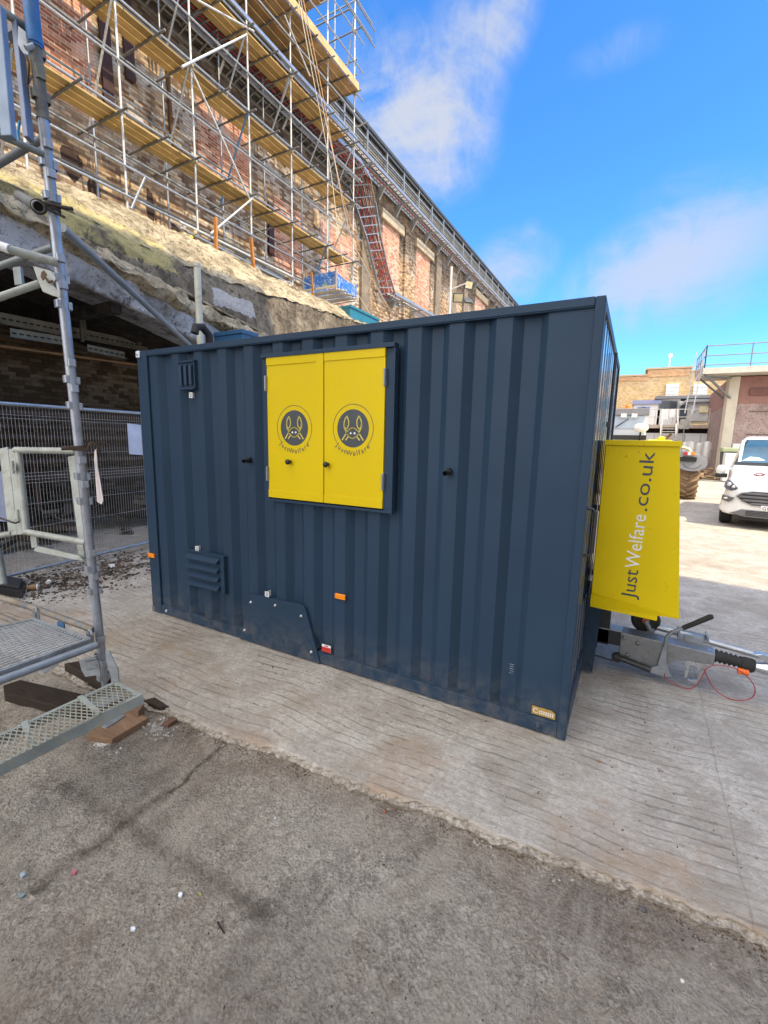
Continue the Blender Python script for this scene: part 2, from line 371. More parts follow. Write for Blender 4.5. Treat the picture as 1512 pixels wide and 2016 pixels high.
# ================================================================ ground
def ground_mat():
    t = NT('worn_ground')
    f1 = t.noise(33, 9, .8, .9); f2 = t.noise(12, 7, .7, .7); f3 = t.noise(1.1, 5, .6, .4)
    c = t.ramp(f1, [(.3, (.25, .218, .18)), (.5, (.53, .475, .40)), (.7, (.78, .72, .63))])
    c = t.mix(t.ramp(f2, [(.38, .6), (.5, 0.)]), c, (.26, .222, .178))
    c = t.mix(t.ramp(f3, [(.42, 0.), (.66, .5)]), c, (.33, .25, .18))
    c = t.mix(t.ramp(t.noise(.9, 6, .65, .8, vec=t.map(loc=(4, 2, 0))), [(.5, 0.), (.66, .7)]), c, (.17, .145, .12))
    peb = t.voro(75); pc = t.voro(95, out='Color')
    pr = t.n('ShaderNodeSeparateColor'); t.l(pc, pr.inputs[0])
    c = t.mix(t.math('MULTIPLY', t.math('LESS_THAN', peb, .34), t.ramp(pr.outputs[0], [(.6, 0.), (.9, .75)])), c, (.4, .37, .33))
    c = t.mix(t.math('MULTIPLY', t.math('LESS_THAN', peb, .3), t.ramp(pr.outputs[1], [(.9, 0.), (.97, .55)])), c, (.035, .03, .027))
    # rust coloured band along the slab joint, patch of dark oil stains
    y = t.sep()[1]
    jd = t.math('ABSOLUTE', t.math('SUBTRACT', y, 1.74)); 
    c = t.mix(t.math('MULTIPLY', t.ramp(jd, [(0., .75), (.28, 0.)]), t.ramp(t.noise(3, 5, .7), [(.4, .15), (.65, 1.)])), c, (.13, .062, .028))
    c = t.mix(t.ramp(t.noise(2.3, 2, .5, .2, vec=t.map(loc=(9, 1, 5))), [(.68, 0.), (.74, .6)]), c, (.03, .028, .027))
    x = t.sep()[0]
    t.bump(t.math('ADD', t.math('MULTIPLY', f1, 1.2), t.math('ADD', f2, t.math('MULTIPLY', peb, -.5))), 1., .024)
    wm1 = t.math('ABSOLUTE', t.math('SUBTRACT', t.noise(24, 5, .65, .9), .5)); wm2 = t.math('ABSOLUTE', t.math('SUBTRACT', t.noise(31, 5, .65, 1., vec=t.map(loc=(7, 2, 1))), .5))
    c = t.mix(t.ramp(wm1, [(0., .7), (.04, 0.)]), c, (.12, .095, .072))
    c = t.mix(t.ramp(wm2, [(0., .3), (.03, 0.)]), c, (.6, .565, .51))
    hl_ = t.ramp(t.noise(26, 6, .72, 1.2, vec=t.map(loc=(3, 3, 3))), [(.58, 0.), (.7, .4)])
    c = t.mix(hl_, c, (.56, .52, .46))
    dst = t.ramp(t.noise(1.9, 6, .7, 1.4, vec=t.map(scale=(1, .6, 1), rot=(0, 0, .5), loc=(6, 1, 2))), [(.48, 0.), (.62, .6)])
    c = t.mix(dst, c, (.52, .46, .385))
    soil = t.ramp(t.noise(1.5, 7, .72, 1.8, vec=t.map(scale=(1.5, .7, 1), rot=(0, 0, -.6), loc=(1, 4, 7))), [(.55, 0.), (.68, .5)])
    c = t.mix(soil, c, (.28, .225, .17))
    def crack(c, pa, pb, wd, col, amt):
        A_, B_ = atZ(*pa, -.03), atZ(*pb, -.03); dx, dy = (B_-A_).normalized().x, (B_-A_).normalized().y; Ls = (B_-A_).length
        sx_, sy_, _z = t.sep()
        px_ = t.math('SUBTRACT', t.math('ADD', sx_, t.math('MULTIPLY', t.noise(4, 5, .7), .14)), A_.x+.07); py_ = t.math('SUBTRACT', sy_, A_.y)
        dd_ = t.math('ABSOLUTE', t.math('SUBTRACT', t.math('MULTIPLY', px_, -dy), t.math('MULTIPLY', py_, -dx)))
        al_ = t.math('ADD', t.math('MULTIPLY', px_, dx), t.math('MULTIPLY', py_, dy))
        seg = t.math('MULTIPLY', t.math('GREATER_THAN', al_, 0.), t.math('LESS_THAN', al_, Ls))
        mk_ = t.math('MULTIPLY', seg, t.ramp(t.math('DIVIDE', dd_, wd), [(0., amt), (1., 0.)]))
        return t.mix(t.math('MULTIPLY', mk_, t.ramp(t.noise(20, 4, .7), [(.35, .3), (.55, 1.)])), c, col)
    c = crack(c, (484, 1432), (330, 1560), .025, (.06, .048, .038), .9)
    c = crack(c, (330, 1555), (60, 1760), .05, (.1, .08, .06), .8)
    c = crack(c, (120, 1540), (520, 1800), .06, (.12, .095, .075), .6)
    return t.fin(c, .93, 0, .18)
def slab_mat():
    t = NT('tamped_concrete'); x, y, z = t.sep()
    warp = t.math('ADD', t.math('MULTIPLY', t.noise(.55, 2, .5, .4), .42), t.math('MULTIPLY', t.noise(5, 4, .6), .035))
    yy = t.math('ADD', y, warp)
    ph = t.math('MULTIPLY', yy, 2*math.pi/.07)
    rib = t.math('SINE', ph)
    brk = t.ramp(t.noise(2.4, 5, .65), [(.42, .08), (.6, 1.)])
    groove = t.math('MULTIPLY', t.ramp(rib, [(-0.0, 1.), (.25, 0.)]), brk)
    gr = t.ramp(t.math('MULTIPLY', t.math('SUBTRACT', t.math('MULTIPLY', rib, -1.), .62), 2.6, clamp=True), [(0, 0.), (1, 1.)])
    gr = t.math('MULTIPLY', gr, t.math('MULTIPLY', brk, t.ramp(t.noise(16, 6, .75, 1.), [(.38, .0), (.52, 1.)])))
    f1 = t.noise(34, 9, .78, .6); f2 = t.noise(3.2, 7, .68, .6); f3 = t.noise(.7, 4, .6, .5)
    c = t.ramp(f1, [(.3, (.33, .30, .265)), (.7, (.60, .565, .515))])
    c = t.mix(t.ramp(f2, [(.4, .55), (.58, 0.)]), c, (.27, .24, .2))
    c = t.mix(t.ramp(f2, [(.58, 0.), (.75, .4)]), c, (.5, .48, .43))
    c = t.mix(t.ramp(f3, [(.45, 0.), (.68, .45)]), c, (.22, .17, .12))
    wm_ = t.math('ABSOLUTE', t.math('SUBTRACT', t.noise(13, 6, .7, .8, vec=t.map(scale=(.6, 1.6, 1))), .5))
    c = t.mix(t.ramp(wm_, [(.0, .5), (.03, 0.)]), c, (.2, .17, .14))
    rb = t.math('MULTIPLY', t.ramp(t.noise(1.4, 5, .6, .3, vec=t.map(loc=(2.1, 5, 0))), [(.55, 0.), (.7, .6)]), t.ramp(y, [(.0, 1.), (1., .0)]))
    c = t.mix(t.math('MULTIPLY', t.math('LESS_THAN', y, 2.3), t.ramp(t.noise(2.1, 5, .65, vec=t.map(loc=(2.1, 5, 0))), [(.5, 0.), (.66, .6)])), c, (.33, .225, .14))
    c = t.mix(t.math('MULTIPLY', t.math('MULTIPLY', gr, t.ramp(f1, [(.35, .3), (.6, 1.)])), .7), c, (.15, .125, .1))
    J0, J1 = atZ(1385, 1395), atZ(1500, 1900); jd_ = (J1-J0).normalized()
    jx = t.math('SUBTRACT', t.math('ADD', x, t.math('MULTIPLY', t.noise(6, 4), .03)), J0.x+.015); jy = t.math('SUBTRACT', y, J0.y)
    jl = t.math('ABSOLUTE', t.math('SUBTRACT', t.math('MULTIPLY', jx, -jd_.y), t.math('MULTIPLY', jy, -jd_.x)))
    c = t.mix(t.ramp(jl, [(.0, .45), (.005, 0.)]), c, (.15, .13, .11))
    c = t.mix(t.ramp(t.noise(2.6, 7, .72, 1.6, vec=t.map(scale=(.5, 1.5, 1), loc=(3, 8, 1))), [(.55, 0.), (.68, .55)]), c, (.24, .205, .165))
    pits = t.ramp(t.voro(55), [(.06, .8), (.12, 0.)])
    c = t.mix(pits, c, (.07, .06, .05))
    lipm = t.math('LESS_THAN', t.math('ADD', z, t.math('MULTIPLY', t.noise(30, 4), .02)), .003)
    c = t.mix(t.math('MULTIPLY', lipm, .85), c, t.ramp(t.noise(48, 5, .75), [(.34, (.1, .08, .06)), (.5, (.3, .26, .21)), (.64, (.5, .46, .4))]))
    t.bump(t.math('ADD', t.math('MULTIPLY', gr, -.7), t.math('ADD', f1, t.math('MULTIPLY', f2, .8))), .7, .012)
    return t.fin(c, .92, 0, .2)
GM, SM = ground_mat(), slab_mat()
def edgeY(x): return 1.83+.075*x+.03*noise.noise(Vector((x*2.3, 3, 0)))+.022*noise.noise(Vector((x*9, 8, 0)))+.018*noise.noise(Vector((x*31, 2, 0)))
def grid(xs, ys, zf):
    m = MB(); nx, ny = len(xs), len(ys)
    vs = []
    for j, y in enumerate(ys):
        for i, x in enumerate(xs): vs.append(zf(x, y, i, j))
    m.add(vs, [(j*nx+i, j*nx+i+1, (j+1)*nx+i+1, (j+1)*nx+i) for j in range(ny-1) for i in range(nx-1)], True)
    return m
def fr(x, y, s, o=4): return noise.fractal(Vector((x*s, y*s, 1.7)), .9, 2.1, o)
# one sheet to the horizon, finer near the camera
def axis_pts(lo, hi, st, far):
    a = list(np.arange(lo, hi+1e-6, st)); g = st*1.6; L = lo; Hh = hi; pre = []; post = []
    while L > -far: L -= g; pre.append(L); Hh += g; post.append(Hh); g *= 1.5
    return pre[::-1]+a+post
gx = axis_pts(-4.4, 2.6, .028, 500); gy = axis_pts(.1, 2.05, .022, 500)
def gz(x, y, i, j):
    z = -.03+.009*fr(x, y, 1.4)+.006*fr(x, y, 9, 3)
    if abs(x) > 8 or abs(y) > 8: z = -.045
    if y > 2.2: z = -.09
    return (x, y, z)
build(grid(gx, gy, gz), 'ground', GM, kind='structure')
# concrete slab with a broken front edge
sx = [-60, -30, -12, -8]+list(np.arange(-6, 2.8, .03))+[3.2, 4, 6, 10, 20, 60]
sv = [-.001, 0, .0, .02, .045]+list(np.arange(.065, 1.6, .03))+[1.8, 2.4, 3.5, 6, 12, 30, 78]
def sz(x, y, i, j):
    e = edgeY(x); v = sv[j]; yy = e+v
    near = -6 <= x <= 2.8 and v <= 1.6
    z = (.006*fr(x, yy, 1.1)+.003*fr(x, yy, 14, 3)) if near else 0
    if j == 0: return (x, e+.012, -.09)
    if j == 1: return (x, e-.012*random.random(), -.022+.014*random.random())
    if j == 2: return (x, e+.016+.014*random.random(), -.006+z-.012*random.random())
    return (x, yy+(.012 if j == 3 else 0)*random.random(), z)
sg_ = grid(sx, sv, sz)
for q in range(3*(len(sx)-1)): sg_.sm[q] = False
build(sg_, 'pavement', SM, kind='structure')
# loose grit and chips
def chips(name, centre_fn, n, smin, smax, mat, label, cat, zf=0.0, flat=.5):
    m = MB()
    for _ in range(n):
        x, y = centre_fn(); s = random.uniform(smin, smax)*random.uniform(.5, 1); z = zf(x, y) if callable(zf) else zf
        q = Matrix.Rotation(random.uniform(0, 6.28), 3, 'Z') @ Matrix.Rotation(random.uniform(-.5, .5), 3, 'X')
        vs = []
        for k in (-1, 1):
            for a in range(5):
                t = a*1.2566+random.uniform(-.3, .3); r = s*random.uniform(.6, 1)*(1 if k < 0 else .7)
                v = q @ Vector((r*math.cos(t), r*.7*math.sin(t), k*s*flat*.5)); vs.append((x+v.x, y+v.y, z+v.z+s*flat*.3))
        m.add(vs, [(0, 1, 2, 3, 4), (9, 8, 7, 6, 5)]+[(i, 5+i, 5+(i+1) % 5, (i+1) % 5) for i in range(5)])
    o = build(m, name, mat); tag(o, label, cat, kind='stuff'); return o
def gmat(name, cols, scale=30):
    t = NT(name); v = t.voro(scale, out='Color'); s_ = t.n('ShaderNodeSeparateColor'); t.l(v, s_.inputs[0])
    c = t.ramp(s_.outputs[0], [(i/len(cols), c_) for i, c_ in enumerate(cols)])
    t.m.node_tree.nodes[-1]
    for n_ in t.t.nodes:
        if n_.bl_idname == 'ShaderNodeValToRGB': n_.color_ramp.interpolation = 'CONSTANT'
    return t.fin(c, .9, 0, .2)
grit = gmat('grit', [(.3, .27, .23), (.17, .15, .13), (.4, .37, .33), (.11, .08, .06), (.45, .43, .4)], 14)
pale_grit = gmat('pale_chippings', [(.5, .48, .44), (.36, .34, .31), (.6, .58, .55), (.22, .2, .18)], 25)
grit2 = gmat('edge_grit', [(.2, .165, .13), (.12, .095, .075), (.28, .24, .2), (.09, .06, .04), (.36, .33, .29)], 14)
junk = gmat('rubble_mix', [(.05, .04, .032), (.11, .085, .065), (.17, .14, .11), (.04, .035, .03), (.4, .38, .36), (.09, .065, .05)], 9)
def zg(x, y): return gz(x, y, 0, 0)[2] if y < edgeY(x) else .002
chips('gravel', lambda: (random.uniform(-4, 2.4), random.uniform(.3, 3.4)), 2600, .003, .009, grit2, 'small loose grit scattered over the worn ground and slab', 'grit', zg)
def near_edge():
    x = random.uniform(-3.2, 1.5); return x, edgeY(x)-abs(random.gauss(0, .035))
chips('edge_rubble', near_edge, 1500, .003, .012, grit2, 'broken crumbs of concrete along the slab edge', 'rubble', zg)
def spot(px, py, sx_, sy_, z):
    c = atZ(px, py, z); return lambda: (random.gauss(c.x, sx_), random.gauss(c.y, sy_))
fns = [spot(310, 1440, .06, .03, -.05), spot(385, 1400, .09, .035, -.05), spot(205, 1470, .06, .02, -.05)]
chips('stone_chippings', lambda: random.choice(fns)(), 520, .006, .016, pale_grit, 'pale stone chippings heaped round the timber packing by the tower foot', 'chippings', -.03)
def rub():
    return random.uniform(-6.5, -4.5)+random.gauss(0, .1), random.uniform(1.8, 3.9)
def rub2():
    t = random.random(); a = atZ(60, 1170); b = atZ(300, 1100); p = a.lerp(b, t); return p.x+random.gauss(-.1, .33), p.y+random.gauss(0, .16)
chips('rubble', rub2, 3200, .008, .036, junk, 'dark rubble and torn scraps swept along the foot of the mesh fence', 'rubble', .0)
# small litter
LIT = [('litter', 'small crumpled white scrap on the bare ground near the bottom of the picture', (355, 1762), (.62, .66, .72), .016),
       ('litter', 'small flattened white scrap left of the other white one on the ground', (262, 1828), (.6, .63, .68), .014),
       ('litter', 'white speck of paper in the middle of the worn ground', (541, 1611), (.6, .62, .66), .01),
       ('litter', 'pink scrap on the ground at lower left', (147, 1717), (.42, .1, .15), .016),
       ('litter', 'yellow scrap beside the white scrap on the ground', (394, 1760), (.5, .45, .06), .009),
       ('litter', 'pale blue wrapper lying at the far left of the ground', (45, 1722), (.3, .38, .44), .02),
       ('litter', 'dull green-blue flattened piece below the pale blue wrapper', (42, 1762), (.16, .2, .2), .02),
       ('stone', 'white pebble at lower right of the worn ground', (1343, 1930), (.6, .58, .52), .009),
       ('litter', 'tiny blue chip near the rusty slab edge', (950, 1624), (.05, .12, .4), .005),
       ('litter', 'red brick crumb in front of the slab edge', (757, 1597), (.4, .12, .06), .01),
       ('leaf', 'orange dead leaf on the slab to the right of the cabin corner', (1178, 1498), (.35, .14, .04), .014)]
for i, (nm, lb, (px, py), c, s) in enumerate(LIT):
    s *= .65
    z = -.022 if i != 10 else .004
    p = atZ(px, py, z); m = MB(); n = 9
    top = [(p.x+s*random.uniform(.6, 1.3)*math.cos(k*6.283/n), p.y+s*random.uniform(.5, 1)*math.sin(k*6.283/n), p.z+random.uniform(.001, s*.25)) for k in range(n)]
    m.add(top+[(p.x, p.y, p.z+s*.22)]+[(a, b, p.z-.006) for a, b, _ in top], [(k, (k+1) % n, n) for k in range(n)]+[(k, n+1+k, n+1+(k+1) % n, (k+1) % n) for k in range(n)])
    tag(build(m, nm, paint('litter_%d' % i, c, .7, 0, .2, 30)), lb, {'litter': 'litter', 'stone': 'pebble', 'leaf': 'leaf'}[nm])
st = MB(); p, q = atZ(428, 1815, -.02), atZ(442, 1838, -.02); st.tube(p, q, .004, 6, .002)
tag(build(st, 'twig', old_wood), 'short dark twig on the worn ground', 'twig')
def rock(px, py, s, label, z=-.03, mat=None):
    p = atZ(px, py, z); m = MB(); m.ball(p, s, 10, (1, .8, .5))
    m.v = [tuple(Vector(v)+Vector(v).normalized()*0+noise.noise_vector(Vector(v)*(1.3/s))*s*.35) for v in m.v]
    tag(build(m, 'lump', paint('dark_stone', (.09, .085, .08), .9, 0, .3, 20, bump=.4)), label, 'stone')
rock(850, 1572, .035, 'flat dark grey lump beside the slab edge in front of the cabin')
rock(905, 1590, .022, 'smaller dark lump just right of the flat grey one')
rock(1265, 1790, .016, 'dark pebble alone on the ground at lower right')
# ================================================================ the tall building across the yard that shades this corner
shade_brick = brick('yard_brick', (.62, .6, .56), (.7, .68, .64), (.6, .58, .54), 'YZ', .1, .1)
yb = thing('works_building', 'tall brick works building to the right of the camera that shades the yard', 'building', (0, 0, 0))
m = MB(); XB, YB = 7.5, 5.2
HB = 4.95 + (XB+7.55)*SUN.z/SUN.x
m.box((XB, -42, -.1), (XB+4, YB, HB)); build(m, 'wall', shade_brick, yb)
m = MB(); m.box((XB-.12, -42.1, HB), (XB+4.1, YB+.1, HB+.25)); build(m, 'parapet', paint('stone_trim', (.32, .3, .27), .85), yb)
glass_d = paint('dark_glass', (.03, .04, .05), .08)
frame_w = paint('window_frame_paint', (.35, .36, .36), .5)
for fl in range(5):
    for k in range(7):
        y0 = YB-3.2-k*5.2; z0 = 2.2+fl*(HB-3)/5
        m = MB(); m.box((XB-.06, y0-1, z0), (XB-.003, y0+1, z0+2)); wf = build(m, 'window', frame_w, yb)
        m = MB(); m.box((XB-.075, y0-.9, z0+.1), (XB-.061, y0+.9, z0+1.9)); build(m, 'pane', glass_d, wf)
# ================================================================ the welfare cabin
CX0, CX1, CY0, CY1, CH = -4.08, -.2, 2.665, 5.035, 2.5
cab = thing('site_cabin', 'dark blue corrugated steel site cabin with closed yellow window shutters and a yellow drawbar locker', 'site cabin', (0, 0, 0))
def cb(mb, name, mat=navy, par=None, bevel=.003, **k): return build(mb, name, mat, par or cab, bevel, **k)
FY = 2.684; DP = .046
RR = [-3.824, -3.533, -3.241, -2.956, -2.663, -2.361, -2.078, -1.788, -1.504, -1.23, -.953, -.668]
def corrugated(along, lo, hi, rights, outer, depth, z0, z1, end_flat=None, sign=1, thick=.004):
    pr = [(lo, 0)]
    for r in rights:
        pr += [(r-.147, 1), (r-.093, 0), (r, 0), (r+.054, 1)]
    if end_flat is not None: pr += [(end_flat-.045, 1), (end_flat, 0)]
    pr = [p for p in pr if lo <= p[0] <= hi]
    if pr[0][0] > lo: pr.insert(0, (lo, pr[0][1]))
    pr.append((hi, pr[-1][1] if end_flat is None else 0)); m = MB()
    # slight radius at each crease: soften by tiny extra points
    for k in range(len(pr)-1):
        (a, da), (b, db) = pr[k], pr[k+1]
        da *= depth; db *= depth
        P = lambda t, d, z: (t, outer+sign*d, z) if along == 'X' else (outer-sign*d, t, z)
        m.add([P(a, da, z0), P(b, db, z0), P(b, db, z1), P(a, da, z1)], [(0, 1, 2, 3)])
    return m
m = corrugated('X', CX0+.14, CX1-.049, RR, FY, DP, .06, CH-.03, -.475)
cb(m, 'side_panel', bevel=0)
m = corrugated('X', CX0+.05, CX1-.05, [x for x in RR], CY1-.018, DP, .06, CH-.03, -.475, -1); cb(m, 'side_panel', bevel=0)
# end panel with ribs
ER = [CY0+.2+.2*k for k in range(11)]
pr = []; m = MB(); XO = CX1-.012
prev = (CY0+.05, 0)
pts = [(CY0+.05, 0)]
for r in ER: pts += [(r, 0), (r+.03, 1), (r+.08, 1), (r+.11, 0)]
pts.append((CY1-.05, 0))
for (a, da), (b, db) in zip(pts, pts[1:]):
    m.add([(XO-da*.022, a, .06), (XO-db*.022, b, .06), (XO-db*.022, b, CH-.03), (XO-da*.022, a, CH-.03)], [(0, 1, 2, 3)])
cb(m, 'end_panel', navy_g, bevel=0)
m = MB(); m.box((CX0+.01, CY0+.03, .06), (CX0+.014, CY1-.03, CH-.02)); cb(m, 'end_panel', bevel=0)
m = MB(); m.box((CX0+.03, CY0+.04, CH-.03), (CX1-.03, CY1-.04, CH-.012)); 
for k in range(13): m.box((CX0+.25+k*.28, CY0+.05, CH-.012), (CX0+.35+k*.28, CY1-.05, CH-.002))
cb(m, 'roof', bevel=0)
# frame
m = MB(); m.box((CX0+.14, CY0, CH-.045), (CX1-.051, CY0+.055, CH)); m.box((CX0+.14, CY0+.004, CH-.052), (CX1-.051, CY0+.02, CH-.045)); cb(m, 'top_rail')
m = MB(); m.box((CX0+.14, CY0, .008), (CX1-.05, CY0+.072, .098)); cb(m, 'bottom_rail')
m = MB(); m.box((CX0+.14, CY1-.055, CH-.045), (CX1-.051, CY1, CH)); cb(m, 'top_rail')
m = MB(); m.box((CX0+.14, CY1-.05, .008), (CX1-.05, CY1, .098)); cb(m, 'bottom_rail')
m = MB(); m.box((CX1-.05, CY0+.06, CH-.05), (CX1-.001, CY1-.06, CH)); cb(m, 'top_rail')
m = MB(); m.box((CX1-.05, CY0+.06, .012), (CX1-.001, CY1-.06, .11)); m.box((CX1-.02, CY0+.05, .11), (CX1+.004, CY0+.9, .2)); cb(m, 'bottom_rail')
for x0, x1 in ((CX0, CX0+.139), (CX1-.049, CX1)):
    for y0, y1 in ((CY0-.002, CY0+.075), (CY1-.075, CY1+.002)):
        m = MB(); m.box((x0, y0, 0), (x1, y1, CH-.001)); cb(m, 'corner_post', navy if x0 == CX0 else navy, bevel=.005)
# window
def window():
    x0, x1, z0, z1 = -2.53, -1.39, 1.257, 2.362; y = CY0
    m = MB(); t = .055
    m.box((x0, y-.035, z1-.028), (x1, y+.03, z1)); m.box((x0, y-.008, z1-t), (x1, y+.03, z1-.028))
    m.box((x0+.012, y-.012, z0), (x0+.05, y+.03, z1-t)); m.box((x1-.07, y-.012, z0+.018), (x1, y+.03, z1-t))
    m.box((x1-.012, y-.022, z0+.018), (x1, y-.012, z1-.028)); m.box((x0+.012, y-.02, z0), (x1, y+.03, z0+.018))
    m.box((x0+.02, y+.016, z0+.018), (x1-.02, y+.03, z1-t))
    wf = cb(m, 'window_frame', bevel=.002)
    X = [(-2.48, -1.952), (-1.947, -1.462)]
    for k, (a, b) in enumerate(X):
        za, zb = 1.287, 2.337
        m = MB(); yo = y-.022
        m.box((a, yo, za), (b, y+.01, zb))
        ix0, ix1 = (a, -2.018) if k == 0 else (a, b)
        # folded pan: the face panel sits a few millimetres back between the lips
        if k == 0: m.box((b-.066, yo-.006, za), (b, yo, zb))
        m.box((ix0, yo-.006, zb-.058), (ix1, yo, zb)); m.box((ix0, yo-.006, za), (ix1, yo, za+.058))
        sh = cb(m, 'shutter', yellow, wf, .0015)
        cx = -2.221 if k == 0 else -1.706; cz = 1.821
        build_emblem(sh, cx, cz, yo-.0008)
        kx, kz = ((-2.259, 1.571) if k == 0 else (-1.911, 1.567))
        m = MB(); m.tube((kx, yo, kz), (kx, yo-.03, kz), .011, 14); m.lathe([(0.001, .05), (.012, .048), (.02, .04), (.021, .03), (.014, .022), (.011, .02)][::-1], (kx, yo+.0, kz), (0, -1, 0), 16)
        cb(m, 'knob', black_p, sh, 0)
        for zc in (2.15, 1.47):
            hx = a-.006 if k == 0 else b+.002
            m = MB(); m.box((hx-.009, yo-.012, zc-.056), (hx+.009, yo+.01, zc+.056)); m.tube((hx, yo-.014, zc-.052), (hx, yo-.014, zc+.052), .0075, 10)
            cb(m, 'hinge', paint('hinge_steel', (.28, .3, .33), .45, .6), sh, .001)
def ribbon(m, pts, wd, y, th=.0012):
    """flat stroke in the XZ plane"""
    for a, b in zip(pts, pts[1:]):
        d = Vector((b[0]-a[0], 0, b[1]-a[1])); L = d.length
        if L < 1e-6: continue
        d /= L; n = Vector((-d.z, 0, d.x))*wd/2; A = Vector((a[0], y, a[1]))-d*wd*.2; B = Vector((b[0], y, b[1]))+d*wd*.2
        m.add([A-n, B-n, B+n, A+n], [(0, 1, 2, 3)])
def arcp(cx, cz, rx, rz, a0, a1, n=24): return [(cx+rx*math.cos(R_(a0+(a1-a0)*i/n)), cz+rz*math.sin(R_(a0+(a1-a0)*i/n))) for i in range(n+1)]
def build_emblem(par, cx, cz, y):
    m = MB(); c = arcp(cx, cz, .129, .129, 0, 360, 48)[:-1]; m.prism([(a, y, b) for a, b in c], (0, .0009, 0)); ribbon(m, arcp(cx, cz, .163, .163, -42, 222, 60), .004, y-.0002)
    em = cb(m, 'emblem', darkgrey, par, 0)
    m = MB(); w_ = .0085; yy = y-.0012
    for s in (-1, 1):
        leaf = [(.047, .084), (.061, .068), (.071, .04), (.067, .014), (.056, -.006), (.043, .004), (.034, .024), (.033, .05), (.047, .084)]
        ribbon(m, [(cx+s*a, cz+b) for a, b in leaf], w_, yy)
        ribbon(m, [(cx+s*.073, cz+.03), (cx+s*.07, cz+.004), (cx+s*.052, cz-.022)], w_, yy)
        ribbon(m, [(cx+s*.052, cz-.032), (cx+s*.086, cz-.079)], w_, yy)
        ribbon(m, [(cx+s*.034, cz-.054), (cx+s*.057, cz-.079)], w_, yy)
    ribbon(m, [(cx-.055+.11*i/16, cz-.03+.034*math.sin(math.pi*i/16)) for i in range(17)], w_, yy); ribbon(m, [(cx-.055+.11*i/16, cz-.03-.036*math.sin(math.pi*i/16)) for i in range(17)], w_, yy)
    cb(m, 'emblem_line', paint('emblem_yellow', (.6, .5, .08), .5), par, 0)
    m = MB()
    for s in (-1, 1): m.prism([(a, yy-.0004, b) for a, b in arcp(cx+s*.016, cz-.032, .0075, .0075, 0, 360, 14)[:-1]], (0, .0008, 0))
    cb(m, 'emblem_eyes', white_l, par, 0)
    text_mesh('JustWelfare', .05, darkgrey, 'lettering', par, (cx, y-.0002, cz), (1, 0, 0), (0, 0, 1), .0004, (.171, R_(219), R_(321)))
window()
# upper vent cowl
m = MB(); y = CY0
m.box((-3.505, y-.02, 2.36), (-3.295, y+.03, 2.375)); m.box((-3.312, y-.012, 2.14), (-3.297, y+.03, 2.36)); m.box((-3.5, y-.004, 2.15), (-3.312, y+.02, 2.36)); m.box((-3.49, y-.03, 2.135), (-3.292, y+.01, 2.15))
vc = cb(m, 'vent_cover', bevel=.002)
for k in range(3):
    x = -3.468+k*.062; m = MB(); m.prism([(x-.022, y-.005, 2.345), (x+.026, y-.005, 2.345), (x+.026, y-.03, 2.33), (x-.002, y-.034, 2.33)], (0, 0, -.155)); cb(m, 'vent_louvre', navy, vc, .002)
# lower louvred vent
m = MB(); x0, x1, z0, z1 = -3.515, -3.02, .383, .718
m.box((x0, y-.012, z0), (x1, y+.02, z1-.004)); m.box((x0-.005, y-.024, z1-.004), (x1+.004, y+.02, z1+.006)); m.box((x1-.008, y-.02, z0), (x1, y-.012, z1-.004))
lv = cb(m, 'vent_cover', bevel=.002)
for k in range(4):
    zt = .695-k*.081; m = MB()
    m.prism([(x0+.02, y-.013, zt), (x0+.02, y-.052, zt-.034), (x0+.02, y-.052, zt-.046), (x0+.02, y-.013, zt-.052)], (.415, 0, 0)); cb(m, 'vent_louvre', navy, lv, .004, seg=3)
# wheel cover plate and bolts
poly = [(-2.712, .442), (-2.165, .452), (-2.14, .435), (-2.03, .115), (-1.995, .008), (-2.863, .008)]
m = MB(); m.prism([(a, y-.012, b) for a, b in poly], (0, .01, 0)); wc = cb(m, 'wheel_cover', bevel=.002)
m = MB(); m.box((-2.712, y-.002, .43), (-2.165, y+.05, .441)); m.prism([(-2.14, y-.002, .43), (-2.03, y-.002, .115), (-2.04, y-.002, .11), (-2.152, y-.002, .43)], (0, .05, 0)); cb(m, 'cover_flange', navy, wc, 0)
for bx, bz in [(-2.718, .369), (-2.446, .397), (-2.178, .362), (-2.8, .1), (-2.079, .085)]:
    m = MB(); m.lathe([(.0135, .0), (.0135, .004), (.009, .006), (.0085, .012), (.004, .014), (0.0005, .014)], (bx, y-.012, bz), (0, -1, 0), 12); cb(m, 'bolt', steel, wc, 0)
